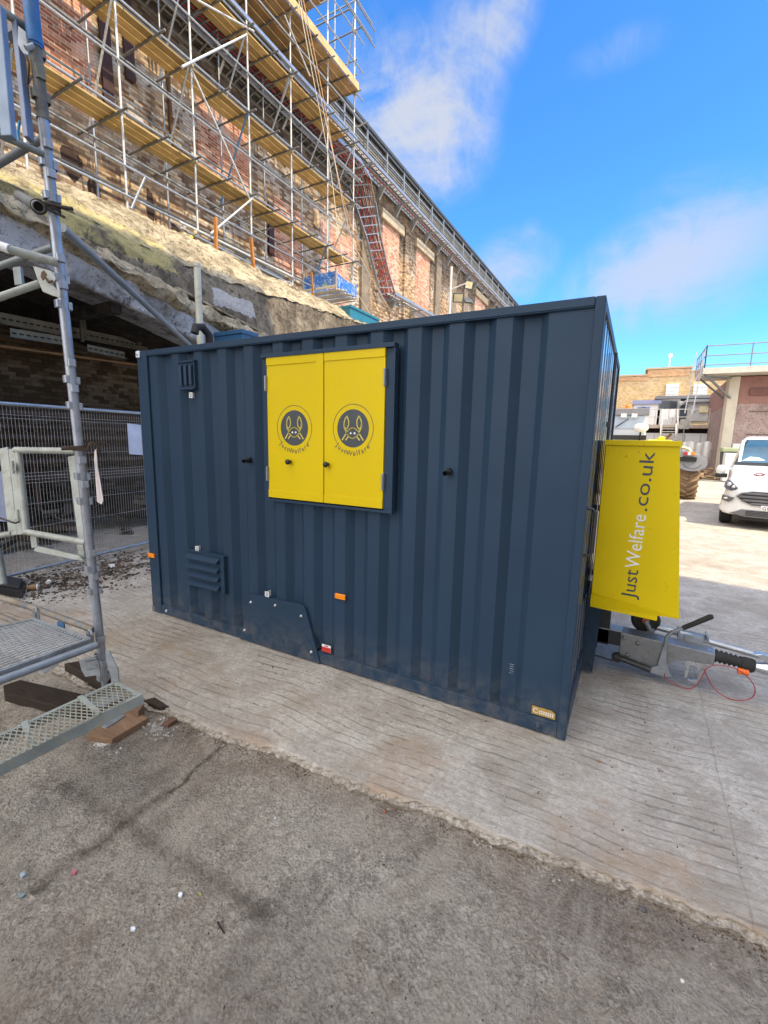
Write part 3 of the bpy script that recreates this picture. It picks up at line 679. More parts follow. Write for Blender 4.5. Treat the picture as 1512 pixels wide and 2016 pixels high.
# marker lights, corner lamp, stickers, bungs, pins
for lx, lz in ((-1.82, .587), (-4.035, .586)):
    yy = y-.003 if lx < -3 else y+.012
    m = MB(); m.box((lx-.046, yy-.014, lz-.02), (lx+.046, yy+.003, lz+.02)); ml = cb(m, 'marker_light', amber, None, .004)
    m = MB(); m.box((lx-.05, yy-.004, lz-.024), (lx+.05, yy+.004, lz-.0205)); cb(m, 'lamp_base', black_p, ml, 0)
m = MB(); m.box((-4.075, y-.018, 2.44), (-4.02, y-.002, 2.5)); cb(m, 'corner_lamp', paint('clear_lamp', (.6, .66, .72), .2), None, .01, seg=3)
m = MB(); m.lathe([(.013, 0), (.013, .003), (0.0005, .006)], (-4.048, y-.018, 2.47), (0, -1, 0), 12); cb(m, 'reflector', steel, None, 0)
for sx_, sz_, wz in ((-3.361, 2.09, .045), (-3.373, .742, .05), (-2.532, .477, .045)):
    m = MB(); yy = y-.006 if sx_ != -2.532 else y-.0145; m.box((sx_-.022, yy-.001, sz_-wz/2), (sx_+.022, yy, sz_+wz/2)); s1 = cb(m, 'sticker', white_p, None, 0)
    m = MB(); m.box((sx_-.002, yy, sz_-wz/2), (sx_+.002, y+.03, sz_+wz/2)); cb(m, 'sticker_tab', white_p, s1, 0)
    m = MB()
    for q in range(3): m.box((sx_-.013+.004*(q % 2), yy-.0018, sz_-.014+q*.011), (sx_+.012, yy-.001, sz_-.009+q*.011))
    cb(m, 'printing', darkgrey, s1, 0)
m = MB(); m.box((-1.985, y-.0015, .115), (-1.9, y+.0, .175)); 
s1 = cb(m, 'warning_label', white_p, None, 0, label='small white and red warning label')
m = MB(); m.box((-1.984, y-.0028, .1155), (-1.901, y-.0015, .155)); cb(m, 'red_panel', red_p, s1, 0)
m = MB(); m.box((-1.96, y-.0028, .161), (-1.925, y-.0015, .169)); cb(m, 'printing', red_p, s1, 0)
for bx, bz in ((-2.71, 1.568), (-1.007, 1.563)):
    m = MB(); yf = FY+.02; m.tube((bx, yf, bz), (bx, yf-.055, bz-.006), .021, 18, hollow=.006); m.lathe([(.03, 0), (.03, .008), (.021, .01)], (bx, yf-.01, bz), (0, -1, 0), 18); cb(m, 'drain_spout', black_p, None, 0)
for bx, bz, r in ((-.36, .045, .024), (-3.865, .047, .016)):
    m = MB(); m.lathe([(r, 0), (r, .006), (r*.8, .009), (r*.72, .009), (r*.65, .004), (r*.5, .004), (r*.5, .012), (.0005, .014)], (bx, y, bz), (0, -1, 0), 24); cb(m, 'jacking_plug', navy if r > .02 else steel, None, 0)
m = MB(); gp = [(-.408, .102), (-.408, .165), (-.288, .165), (-.262, .148), (-.262, .102)]
m.prism([(a, FY-.0035, b) for a, b in gp], (0, .003, 0)); pl_ = cb(m, 'maker_plate', paint('plate_edge', (.03, .03, .03), .5), None, 0)
m = MB(); gq = [(-.403, .107), (-.403, .16), (-.29, .16), (-.267, .145), (-.267, .107)]
m.prism([(a, FY-.0042, b) for a, b in gq], (0, .0006, 0)); cb(m, 'gold_face', paint('gold_foil', (.45, .3, .09), .35, .3, .2, 40), pl_, 0)
text_mesh('C', .045, white_l, 'lettering', pl_, (-.398, FY-.0052, .118), (1, 0, 0), (0, 0, 1), .0003)
m = MB()
for q in range(2):
    for j in range(7): m.box((-.36+j*.0125, FY-.0052, .119+q*.013), (-.352+j*.0125, FY-.0044, .127+q*.013))
cb(m, 'printing', white_l, pl_, 0)
# scuff on the flat panel
m = MB()
for q in range(5): m.box((-.556+.004*(q % 2), FY-.0012, .33+q*.014), (-.532+.003*(q % 3), FY-.0004, .333+q*.0145))
cb(m, 'scuff_mark', paint('scuff', (.16, .2, .24), .6, 0, .5, 60), None, 0)
m = MB(); m.box((CX0-.006, y-.004, 0.002), (CX0+.03, y-.002, .06)); cb(m, 'corner_wear', paint('worn_primer', (.16, .14, .12), .7), None, 0)
# end wall fittings
hx = CX1
m = MB(); m.path([(hx-.005, 2.72, 1.395), (hx+.028, 2.72, 1.395), (hx+.044, 2.72, 1.38), (hx+.044, 2.72, 1.15), (hx+.028, 2.72, 1.13), (hx-.005, 2.72, 1.13)], .0085, 10); cb(m, 'door_handle', black_p, None, 0)
for yy, z0, z1 in ((3.86, .12, 2.42),):
    m = MB(); m.tube((hx+.012, yy, z0), (hx+.012, yy, z1), .011, 10)
    for zz in (.5, .74, 1.26, 1.9): m.box((hx-.008, yy-.025, zz-.02), (hx+.022, yy+.025, zz+.02))
    cb(m, 'locking_bar', paint('bar_dark', (.05, .06, .075), .35, .5), None, .001)
# hitch cheek plates, drawbar and coupling, all fixed to the cabin
DY = 3.85
for yy in (3.6, 4.09):
    m = MB(); m.prism([(hx-.01, yy, .02), (hx+.075, yy, .02), (hx+.098, yy, .56), (hx+.09, yy, .585), (hx+.07, yy, .6), (hx-.01, yy, .6)], (0, .012, 0)); hp = cb(m, 'hitch_plate', navy, None, .002)
    m = MB(); m.lathe([(.022, 0), (.022, .006), (.017, .008), (.015, .014), (.0005, .015)], (hx+.07, yy, .565), (0, -1, 0), 18); cb(m, 'bolt', steel, hp, 0)
m = MB(); m.box((hx, DY-.06, .19), (hx+.16, DY+.06, .62)); cb(m, 'hitch_post', paint('black_steel', (.03, .033, .038), .5, .3), None, .003)
m = MB(); m.box((hx-.02, DY-.06, .2), (.06, DY+.06, .315)); dbm = cb(m, 'drawbar_beam', paint('drawbar_black', (.03, .033, .037), .5, .3), None, .004)
m = MB(); m.box((hx-.02, DY-.062, .3155), (.05, DY+.062, .322)); cb(m, 'beam_top', galv, dbm, 0)
m = MB(); ys, ye = DY-.075, DY+.075
m.prism([(.04, ys, .105), (.04, ys, .32), (.64, ys, .295), (.64, ys, .21), (.5, ys, .205), (.42, ys, .19), (.36, ys, .14), (.3, ys, .1), (.07, ys, .1)], (0, .15, 0))
db = cb(m, 'coupling_housing', cast, None, .006)
for bx, bz in ((.065, .28), (.16, .26), (.33, .145), (.1, .15)):
    m = MB(); m.lathe([(.017, 0), (.015, .008), (.008, .01), (.0005, .014)], (bx, ys, bz), (0, -1, 0), 14); cb(m, 'bolt', cast, db, 0)
m = MB(); m.tube((.02, ys-.03, .13), (.26, ys-.03, .085), .022, 12); m.lathe([(.035, -.02), (.035, .02)], (.03, ys-.03, .125), (0, 1, 0), 16); cb(m, 'gas_strut', paint('strut_black', (.04, .042, .045), .4, .3), None, .001)
m = MB(); yl = ys-.035
m.prism([(.24, yl, .09), (.3, yl, .13), (.32, yl, .29), (.345, yl, .29), (.35, yl, .19), (.38, yl, .09), (.4, yl, .07), (.35, yl, .055), (.3, yl, .06), (.26, yl, .065)], (0, .02, 0))
m.path([(.333, yl+.01, .28), (.335, yl+.01, .36), (.36, yl+.01, .405), (.43, yl+.01, .455)], .013, 10)
bl = cb(m, 'brake_lever', galv_dull, None, .002)
m = MB(); m.path([(.425, yl+.01, .452), (.5, yl+.01, .51), (.575, yl+.01, .57), (.592, yl+.01, .578)], [.017, .018, .02, .012], 12); cb(m, 'grip', rubber, bl, 0)
m = MB(); m.prism([(.47, ys+.01, .2), (.6, ys+.01, .2), (.59, ys+.01, .12), (.575, ys+.01, .06), (.555, ys+.01, .035), (.51, ys+.01, .035), (.5, ys+.01, .06), (.515, ys+.01, .055), (.555, ys+.01, .07), (.56, ys+.01, .13), (.545, ys+.01, .17), (.5, ys+.01, .17), (.495, ys+.01, .06), (.478, ys+.01, .07)], (0, .01, 0)); cb(m, 'stand_bracket', steel, None, .001)
m = MB(); prof = []
for k in range(7): prof += [(.036-.001*k, .028*k), (.05-.001*k, .028*k+.012)]
prof += [(.03, .2)]
m.lathe(prof, (.64, DY-.01, .262), (1, 0, -.08), 20); m.lathe([(.045, 0), (.05, .02), (.05, .06), (.042, .075)], (.8, DY-.01, .245), (1, 0, -.08), 18); cb(m, 'bellows', rubber, None, 0)
m = MB(); m.path([(.6, DY-.01, .265), (.66, DY-.01, .26)], .034, 16); cb(m, 'shaft_collar', steel, None, 0)
m = MB(); rings = []
for x_, hy, z0, z1 in ((.87, .03, .21, .27), (.93, .045, .2, .285), (1.05, .05, .19, .29), (1.12, .06, .16, .3), (1.2, .055, .17, .29), (1.24, .02, .2, .25)):
    rings.append([(x_, DY-.01+hy*math.cos(a), (z0+z1)/2+(z1-z0)/2*math.sin(a)) for a in [2*math.pi*i/14 for i in range(14)]])
m.loft(rings); ch = cb(m, 'ball_coupling', steel, None, 0)
m = MB(); m.prism([(.86, DY-.03, .33), (.9, DY-.03, .345), (1.06, DY-.03, .315), (1.2, DY-.03, .33), (1.2, DY-.03, .312), (1.06, DY-.03, .29), (.93, DY-.03, .295)], (0, .05, 0)); cb(m, 'coupling_handle', steel, ch, .004)
m = MB(); m.lathe([(.022, -.03), (.022, .03)], (.81, DY-.05, .2), (1, 0, 0), 14); cb(m, 'wear_indicator', paint('orange_plastic', (.8, .15, .02), .5), None, .003)
cbl = [(.35, yl, .085), (.36, yl, .05), (.42, yl-.01, .025), (.5, yl-.01, .012), (.55, yl, .05), (.575, yl, .125), (.6, yl, .2), (.66, yl, .235), (.75, yl, .235), (.83, yl, .19), (.875, yl, .12), (.865, yl, .05), (.8, yl, .01), (.72, yl, .012), (.65, yl, .06), (.6, yl, .14), (.585, yl, .18)]
def smooth_path(pts, n=5):
    pts = [Vector(p) for p in pts]; out = []
    for i in range(len(pts)-1):
        a, b, c, d = pts[max(i-1, 0)], pts[i], pts[i+1], pts[min(i+2, len(pts)-1)]
        for k in range(n):
            t = k/n; out.append(.5*((2*b)+(c-a)*t+(2*a-5*b+4*c-d)*t*t+(3*b-a-3*c+d)*t*t*t))
    return out+[pts[-1]]
m = MB(); m.path(smooth_path(cbl), .0035, 6); cb(m, 'breakaway_cable', paint('red_cord', (.32, .03, .03), .45), None, 0)
# jockey wheel stowed behind the beam, clamp and chromed leg
m = MB(); m.tube((.2, DY+.17, .34), (.93, DY+.13, .27), .021, 14); m.tube((.2, DY+.17, .34), (.52, DY+.153, .31), .025, 14); cb(m, 'jockey_leg', galv, None, 0)
m = MB(); m.box((.42, DY+.08, .3), (.62, DY+.2, .325)); m.box((.42, DY+.08, .325), (.435, DY+.2, .36)); m.box((.6, DY+.08, .325), (.615, DY+.2, .355)); m.tube((.44, DY+.1, .37), (.6, DY+.1, .365), .008, 8); m.box((.46, DY+.06, .28), (.58, DY+.085, .35)); cb(m, 'jockey_clamp', galv_dull, None, .003)
m = MB(); wcx = (.205, DY+.17, .37)
m.lathe([(.06, -.03), (.085, -.034), (.1, -.02), (.104, 0), (.1, .02), (.085, .034), (.06, .03)], wcx, (0, 1, 0), 32); jw = cb(m, 'jockey_wheel', rubber, None, 0)
m = MB(); m.lathe([(.02, -.032), (.03, -.028), (.05, -.022), (.066, -.031), (.066, .031), (.05, .022), (.02, .03)], wcx, (0, 1, 0), 24); cb(m, 'rim', paint('orange_rim', (.7, .16, .03), .5), jw, 0)
m = MB(); m.path([(.2, DY+.12, .38), (.225, DY+.118, .34), (.25, DY+.118, .29), (.25, DY+.12, .25)], .018, 8); m.box((.222, DY+.108, .23), (.272, DY+.12, .33)); cb(m, 'wheel_fork', galv_dull, jw, .001)
# power cable run under the beam
m = MB(); m.path([(hx, 3.68, .14), (0., 3.68, .12), (.05, 3.7, .115)], .006, 6); cb(m, 'brake_rod', black_p, None, 0)
# yellow locker on the drawbar
LY0, LY1 = 3.33, 4.4
def wedge(z, inset=0): # right edge flares downward
    t = (1.765-z)/(1.765-.655); return .24+(.352-.24)*t
m = MB(); xl = -.17
m.prism([(xl, LY0, 1.765), (xl, LY0, .63), (.18, LY0, .615), (.233, LY0, .612), (.233, LY0, .655), (.352, LY0, .65), (wedge(1.765), LY0, 1.765)], (0, LY1-LY0, 0))
lk = cb(m, 'drawbar_locker', yellow_d, None, .004)
m = MB(); m.box((xl-.004, LY0-.012, 1.745), (wedge(1.765)+.012, LY1+.012, 1.78)); cb(m, 'lid', yellow_d, lk, .004)
m = MB(); m.prism([(xl, LY0-.022, .73), (xl, LY0-.001, .635), (.352, LY0-.001, .655), (.352, LY0-.002, .665)], (0, .003, 0)); cb(m, 'skirt', yellow_d, lk, 0)
P0 = atY(1249, 1180, LY0-.001); P1 = atY(1290, 890, LY0-.001); d_ = (P1-P0); L_ = d_.length; d_.normalize(); up_ = Vector((0, -1, 0)).cross(d_)
TS = .118
def loc_txt(txt, frac, mat, sp=1.0, size=TS):
    o = P0+d_*L_*frac
    return text_mesh(txt, size, mat, 'lettering', lk, o, d_, up_ if up_.x < 0 else -up_, .0006, None, 'LEFT', sp)
def twidth(o):
    vs = [v.co.dot(d_) for v in o.data.vertices]; return min(vs), max(vs)
s0 = P0.dot(d_)
def fit(o, a, b):
    lo, hi = twidth(o); tgt0, tgt1 = s0+L_*a, s0+L_*b; k = (tgt1-tgt0)/(hi-lo)
    for v in o.data.vertices:
        s_ = v.co.dot(d_); v.co += d_*((s_-lo)*k+tgt0-s_)
up2 = up_ if up_.x < 0 else -up_
for txt, a, b, mt in (('Just', 0.0, .205, darkgrey), ('Welfare', .215, .585, white_l), ('.co.uk', .61, 1., darkgrey)):
    fit(loc_txt(txt, a, mt), a, b)
# ================================================================ old concrete retaining wall with the undercroft
def rough_concrete(name, base, light, dark, lichen=False, white=0.):
    t = NT(name); x, y, z = t.sep()
    n1 = t.noise(2.2, 8, .68, .4); n2 = t.noise(11, 8, .7, .6); n3 = t.noise(.9, 5, .6, .4)
    c = t.ramp(n1, [(.32, dark), (.5, base), (.68, light)])
    c = t.mix(t.ramp(n2, [(.36, .85), (.5, 0.)]), c, tuple(v*.6 for v in dark))
    st = t.noise(1, 6, .62, .3, vec=t.map(scale=(2.5, 2.5, .5)))
    c = t.mix(t.ramp(st, [(.5, 0.), (.68, .6)]), c, tuple(v*.5 for v in dark))
    if lichen:
        mk = t.math('MULTIPLY', t.math('LESS_THAN', t.math('ADD', y, t.math('MULTIPLY', n2, .5)), 6.0), t.math('GREATER_THAN', t.math('ADD', z, t.math('MULTIPLY', n2, .3)), 4.72) if lichen is True else t.math('MULTIPLY', t.math('LESS_THAN', t.math('ADD', z, t.math('MULTIPLY', n1, .9)), 5.72), t.math('GREATER_THAN', z, 4.9)))
        c = t.mix(t.math('MULTIPLY', mk, t.ramp(n1, [(.4, 0.), (.52, .7)])), c, (.5, .42, .17))
    if lichen is True:
        lw = t.math('MULTIPLY', t.math('LESS_THAN', t.math('ABSOLUTE', t.math('SUBTRACT', t.math('ADD', y, t.math('MULTIPLY', n1, .5)), 7.3)), .55), t.math('LESS_THAN', t.math('ABSOLUTE', t.math('SUBTRACT', t.math('ADD', z, t.math('MULTIPLY', n1, .35)), 4.62)), .17))
        c = t.mix(t.math('MULTIPLY', lw, .75), c, (.5, .49, .5))
    if white:
        c = t.mix(t.math('MULTIPLY', t.ramp(t.noise(.8, 6, .65, .5), [(.36, 0.), (.5, 1.)]), white), c, (.5, .51, .55))
        c = t.mix(t.ramp(t.noise(5, 8, .75, .8), [(.53, 0.), (.6, .85)]), c, (.075, .07, .065))
    c = t.mix(t.ramp(t.noise(19, 7, .75, 1.2), [(.56, 0.), (.63, .7)]), c, tuple(v*.45 for v in dark))
    t.bump(t.math('ADD', n1, t.math('MULTIPLY', n2, .8)), 1., .07)
    return t.fin(c, .92, 0, .2)
RC = rough_concrete('old_concrete', (.21, .175, .135), (.33, .285, .215), (.08, .065, .05), True)
RC_crumb = rough_concrete('crumbling_mortar', (.43, .36, .25), (.56, .49, .36), (.11, .085, .055), 'upper')
RC_white = rough_concrete('limewashed_beam', (.3, .29, .28), (.45, .45, .46), (.13, .12, .11), False, .85)
rw = thing('retaining_wall', 'crumbling concrete retaining wall over a dark undercroft, pale rough top and limewashed beam', 'retaining wall', (0, 0, 0))
def poly_fn(pts):
    pts = sorted(pts)
    def f(y):
        if y <= pts[0][0]: (a, b), (c, d) = pts[0], pts[1]
        elif y >= pts[-1][0]: (a, b), (c, d) = pts[-2], pts[-1]; return d
        else:
            for k in range(len(pts)-1):
                if pts[k][0] <= y <= pts[k+1][0]: (a, b), (c, d) = pts[k], pts[k+1]; break
        return b+(d-b)*(y-a)/(c-a)
    return f
zb = poly_fn([(0, 4.1), (2.9, 3.95), (3.65, 3.79), (4.88, 3.57), (5.56, 3.42), (7, 3.15), (15, 2.2)])      # beam soffit
zt = poly_fn([(0, 4.75), (2.9, 4.35), (3.43, 4.22), (5.58, 3.80), (6.36, 3.68), (15, 2.6)])                  # beam top
zl = poly_fn([(0, 5.3), (3, 4.78), (4.69, 4.5), (5.78, 4.28), (7.84, 3.98), (9.5, 3.7), (15, 3.0)])            # lower ledge, inner
zf = poly_fn([(0, 5.0), (3.22, 4.95), (4.3, 4.96), (5.66, 4.86), (6.42, 4.84), (7.75, 4.92), (9.5, 5.05), (12.4, 5.26), (14.5, 5.2)])
zr = poly_fn([(0, 5.6), (3.76, 5.72), (4.57, 5.86), (5.82, 5.95), (7.88, 5.97), (14.37, 5.87)])
ys_ = list(np.arange(0, 14.6, .07))
def strip(rows, amp, sc, name, mat, sub=6):
    """rows: list of (x fn/const, z fn, amp); surface lofted between consecutive rows with noise"""
    m = MB(); R = []
    for k in range(len(rows)-1):
        for s in range(sub if k < len(rows)-2 else sub+1):
            t = s/sub; ring = []
            for y in ys_:
                x0, z0, a0 = rows[k]; x1, z1, a1 = rows[k+1]
                X = x0+(x1-x0)*t; Z = z0(y)+(z1(y)-z0(y))*t; a = a0+(a1-a0)*t
                p = Vector((X*sc, y*sc, Z*sc)); nv = noise.fractal(p, .8, 2.2, 5); n2 = noise.fractal(p+Vector((5, 9, 2)), .8, 2.2, 5)
                ring.append((X+nv*a, y+n2*a*.3, Z+n2*a*.9))
            R.append(ring)
    m.loft(R, close=False, smooth=True); return build(m, name, mat, rw)
strip([(-7.5, zb, .01), (-6.9, zb, .015), (-6.88, zt, .03), ], 0, 1.8, 'beam', RC_white, 7)
strip([(-6.87, lambda y: zt(y)-.04, .05), (-6.74, lambda y: zt(y)+.05, .11), (-7.05, lambda y: (zt(y)+zl(y))/2+.03, .13), (-7.42, zl, .05)], 0, 3.2, 'crumbling_ledge', RC_crumb, 6)
strip([(-7.4, lambda y: zl(y)-.03, .02), (-7.42, lambda y: min(zl(y)+.25, zf(y)-.02), .045), (-7.58, zf, .05)], 0, 1.5, 'upper_face', RC, 8)
strip([(-7.56, lambda y: zf(y)-.03, .06), (-7.95, lambda y: zf(y)+.34, .08), (-8.35, lambda y: (zf(y)*.3+zr(y)*.7), .08), (-8.8, zr, .1), (-9.05, lambda y: zr(y)-.18, .08), (-9.3, lambda y: 5.7, .03), (-11.3, lambda y: 5.7, .02)], 0, 2.6, 'rubble_slope', RC_crumb, 7)
# cast panel edge rail along ledge
m = MB()
for y0, y1 in ((5.6, 6.9), (6.93, 8.1)): m.bar((-7.36, y0, zl(y0)+.0), (-7.36, y1, zl(y1)+.0), .1, .035)
build(m, 'ledge_edging', RC_crumb, rw)
soffit_m = rough_concrete('dark_soffit', (.05, .042, .035), (.08, .07, .06), (.02, .018, .016))  # very dark concrete tone, shared by soffit, cross beams and tray slots
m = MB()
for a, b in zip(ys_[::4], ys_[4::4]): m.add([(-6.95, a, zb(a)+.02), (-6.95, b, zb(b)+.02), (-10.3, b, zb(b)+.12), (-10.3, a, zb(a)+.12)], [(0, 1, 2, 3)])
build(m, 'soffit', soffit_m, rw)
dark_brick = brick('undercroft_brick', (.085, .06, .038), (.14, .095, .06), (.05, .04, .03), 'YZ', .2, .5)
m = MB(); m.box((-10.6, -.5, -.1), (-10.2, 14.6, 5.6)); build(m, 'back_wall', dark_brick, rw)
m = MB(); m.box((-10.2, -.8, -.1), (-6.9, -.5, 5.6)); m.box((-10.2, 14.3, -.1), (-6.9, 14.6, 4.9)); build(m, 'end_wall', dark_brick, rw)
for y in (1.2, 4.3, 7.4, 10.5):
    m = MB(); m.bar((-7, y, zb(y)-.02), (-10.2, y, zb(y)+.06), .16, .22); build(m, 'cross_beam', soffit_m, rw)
rusty = paint('rusty_brown', (.12, .065, .035), .75, .1, .35, 6, (.04, .025, .018), .6, .2)
dullm = paint('dull_bracket', (.11, .1, .085), .7, .3, .3, 9)
for (a, b) in (((620-0)/1, 0),): pass
for px, py0, py1 in ((155, 583, 672), (272, 636, 680), (305, 640, 682), (162, 595, 665)):
    p = atX(px, py0, -8.4); q = atX(px+1, py1, -8.4); m = MB(); m.bar((p.x, p.y, zb(p.y)+.06), (q.x, p.y, q.z), .045, .045, (0, 1, 0)); build(m, 'hanger', dullm, rw)
# two perforated trays, heater strip, copper pipe on the undercroft wall
def perf_tray(pa, pb, xx, h, label):
    a, b = atX(*pa, xx), atX(*pb, xx); t_ = thing('cable_tray', label, 'cable tray')
    m = MB(); m.bar(a, b, .012, h); m.bar((a.x+.04, a.y, a.z-h/2), (b.x+.04, b.y, b.z-h/2), .09, .01); build(m, 'tray', paint('tray_grey', (.2, .185, .155), .6, .3, .25, 6), t_)
    n = int((b-a).length/.09); m = MB()
    for k in range(n):
        c = a.lerp(b, (k+.5)/n); m.box((c.x+.0065, c.y-.028, c.z-.012), (c.x+.0085, c.y+.028, c.z+.012))
    build(m, 'slots', soffit_m, t_)
perf_tray((0, 626), (290, 683), -8.6, .17, 'dusty perforated tray hanging highest under the undercroft ceiling')
perf_tray((20, 655), (128, 672), -8.2, .13, 'shorter dusty perforated tray below the long one, left of the standard')
perf_tray((172, 685), (245, 700), -8.2, .12, 'short perforated tray section below the long one, right of the standard')
m = MB(); m.tube(atX(-60, 672, -9.6), atX(300, 722, -9.6), .035, 10); tag(build(m, 'pipe', paint('copper_pipe', (.3, .19, .11), .5, .4, .2, 4)), 'dusty copper coloured pipe running along the undercroft wall', 'pipe')
m = MB(); a, b = atX(0, 660, -9.9), atX(280, 700, -9.9); m.tube(a, b, .02, 8)
tag(build(m, 'conduit', dullm), 'thin dark conduit above the copper pipe on the undercroft wall', 'conduit')
# long rusty pipes and dark sheeting lying behind the fence
rr_m = paint('rust_pipe', (.085, .05, .03), .5, .35, .3, 3, (.02, .015, .012), .7)
for k, (px, py, r) in enumerate([(100, 812, .07), (100, 838, .055), (100, 858, .085), (100, 882, .06), (100, 905, .075), (100, 934, .07)]):
    p = atX(px, py, -8.9); m = MB(); m.tube((p.x, .2, p.z-.05), (p.x, 12.5, p.z+.02), r, 14)
    o = build(m, 'long_pipe', rr_m); tag(o, ['topmost', 'second', 'third', 'fourth', 'fifth', 'lowest'][k]+' of the long rusty pipes racked behind the mesh fence', 'pipe', 'long pipes racked in the undercroft')
rk = thing('pipe_rack', 'dark steel rack carrying the rusty pipes behind the mesh fence', 'rack')
for y in (.5, 3.9, 7.6, 11.4):
    m = MB(); m.box((-9.05, y-.04, 0), (-8.99, y+.04, 2.1)); build(m, 'upright', rusty, rk)
m = MB(); 
for k in range(150):
    y = random.uniform(1.2, 7.5); x = random.uniform(-9.9, -7.8); h = max(0, .75-abs(x+9)*.5)*random.uniform(.3, 1)
    s = random.uniform(.08, .28); q = Matrix.Rotation(random.uniform(0, 6), 3, 'Z') @ Matrix.Rotation(random.uniform(-.6, .6), 3, 'X')
    m.obox((x, y, h), q @ Vector((s, 0, 0)), q @ Vector((0, s*.5, 0)), q @ Vector((0, 0, s*.16)))
tag(build(m, 'debris_heap', gmat('dark_debris', [(.045, .035, .028), (.08, .06, .045), (.03, .025, .02), (.14, .12, .1), (.06, .045, .035)], 3)), 'dark heap of broken boards and debris inside the undercroft', 'debris', kind='stuff')
# ================================================================ main brick building
WX = -11.2
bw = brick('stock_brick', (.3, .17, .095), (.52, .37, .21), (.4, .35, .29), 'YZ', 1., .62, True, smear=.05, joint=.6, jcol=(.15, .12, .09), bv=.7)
bred = brick('red_infill_brick', (.42, .13, .07), (.55, .25, .15), (.55, .47, .38), 'YZ', .4, .25, False, (.07, .05, .04), .5, .1, joint=.35, jcol=(.6, .52, .43), bv=.5)
bb = thing('brick_building', 'long old brick works building with patched walls, grey louvred top and bricked-up windows', 'building')
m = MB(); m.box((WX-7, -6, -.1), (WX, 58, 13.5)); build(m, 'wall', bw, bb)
lint = paint('pale_stone', (.42, .35, .25), .85, 0, .18, 5, (.12, .09, .06), .6, .3)
for (y0, y1, z0, z1, lt) in [(4.9, 6.75, 8.6, 11.6, 0), (9.45, 11.35, 8.7, 10.75, 0), (12.4, 13.9, 7.4, 9.6, 0), (14.9, 16.9, 7.2, 9.9, 0), (19.7, 21.4, 8.7, 11.75, 1), (23.4, 25.2, 8.4, 11.85, 1), (33.5, 36, 9.2, 12.2, 1), (41, 44, 9, 12, 1), (1.2, 3, 8.6, 11.5, 0), (16.9, 17.35, 9, 10.1, 0)]:
    m = MB(); m.box((WX, y0, z0), (WX+.012, y1, z1)); build(m, 'bricked_window', bred, bb)
    if lt:
        m = MB(); m.box((WX, y0-.25, z1), (WX+.16, y1+.3, z1+.42)); build(m, 'lintel', lint, bb, .03)
        m = MB(); m.box((WX, y0-.1, z0-.14), (WX+.1, y1+.1, z0)); build(m, 'sill', lint, bb, .02)
brownsteel = paint('brown_steel', (.055, .022, .018), .6, .2, .25, 5)
for y, z0, z1 in ((7.0, 8.85, 11.8), (7.55, 9.9, 12.2), (12.2, 7.7, 9.3)):
    m = MB(); m.box((WX, y-.1, z0), (WX+.09, y+.08, z1)); m.box((WX+.09, y-.13, z0), (WX+.1, y+.11, z1)); build(m, 'steel_post', brownsteel, bb)
for y in (18.2, 22.3, 26.4, 29, 31.3, 37.6, 40.2):
    m = MB(); m.box((WX, y-.45, 5.7), (WX+.13, y+.3, 12.3)); build(m, 'pier', paint('blackened_pier', (.2, .16, .12), .9, 0, .3, 2, (.05, .04, .03), .7, .5) if y != 22.3 else bw, bb)
# holes and broken bricks: flat patches, recess shade put into their dark colour
for y, z, w_, h_ in ((6.1, 7.5, .28, .38), (6.55, 7.15, .16, .3), (9.2, 6.9, .22, .3), (9.9, 7.1, .3, .22), (8.6, 7.0, .18, .26), (11.0, 6.8, .2, .5), (12.9, 6.7, .25, .3), (7.9, 7.35, .12, .5)):
    m = MB(); pts = [(WX+.004, y+w_*math.cos(a)*random.uniform(.6, 1.1), z+h_*math.sin(a)*random.uniform(.6, 1.1)) for a in [i*math.pi/7 for i in range(14)]]
    m.prism(pts, (-.0035, 0, 0)); build(m, 'broken_patch', paint('hole_dark', (.045, .025, .02), .95, 0, .4, 6), bb)
m = MB(); m.path([(WX+.06, 8.55, 11.6), (WX+.06, 8.6, 9.2), (WX+.06, 8.75, 9.0), (WX+.06, 9.0, 8.95)], .05, 10); build(m, 'downpipe', rusty, bb)
# louvred upper storey
fas = paint('grey_louvre', (.33, .33, .32), .6, .2, .2, 3, (.12, .09, .06), .5)
m = MB(); m.box((WX-6.8, 2, 13.5), (WX+.1, 58, 14.35)); build(m, 'upper_wall', paint('weathered_cladding', (.3, .26, .22), .8, 0, .3, 1.5, (.06, .05, .04), .6, .3), bb)
m = MB()
for k in range(7): m.box((WX+.1, 2, 13.52+k*.12), (WX+.16, 58, 13.56+k*.12))
build(m, 'louvre_slats', fas, bb)
m = MB(); m.box((WX-6.8, 2, 14.35), (WX+.42, 58, 14.47)); build(m, 'roof_edge', paint('roof_dark', (.05, .055, .06), .6), bb)
for k in range(33):
    y = 2.4+k*1.7; m = MB(); m.box((WX+.3, y-.04, 13.42), (WX+.37, y+.04, 14.35)); build(m, 'post', galv_dull, bb)
m = MB()
for z in (13.45, 13.95, 14.3): m.box((WX+.31, 2, z-.03), (WX+.345, 58, z+.03))
m.box((WX+.05, 2, 13.4), (WX+.3, 58, 13.43)); build(m, 'walkway_rail', galv_dull, bb)
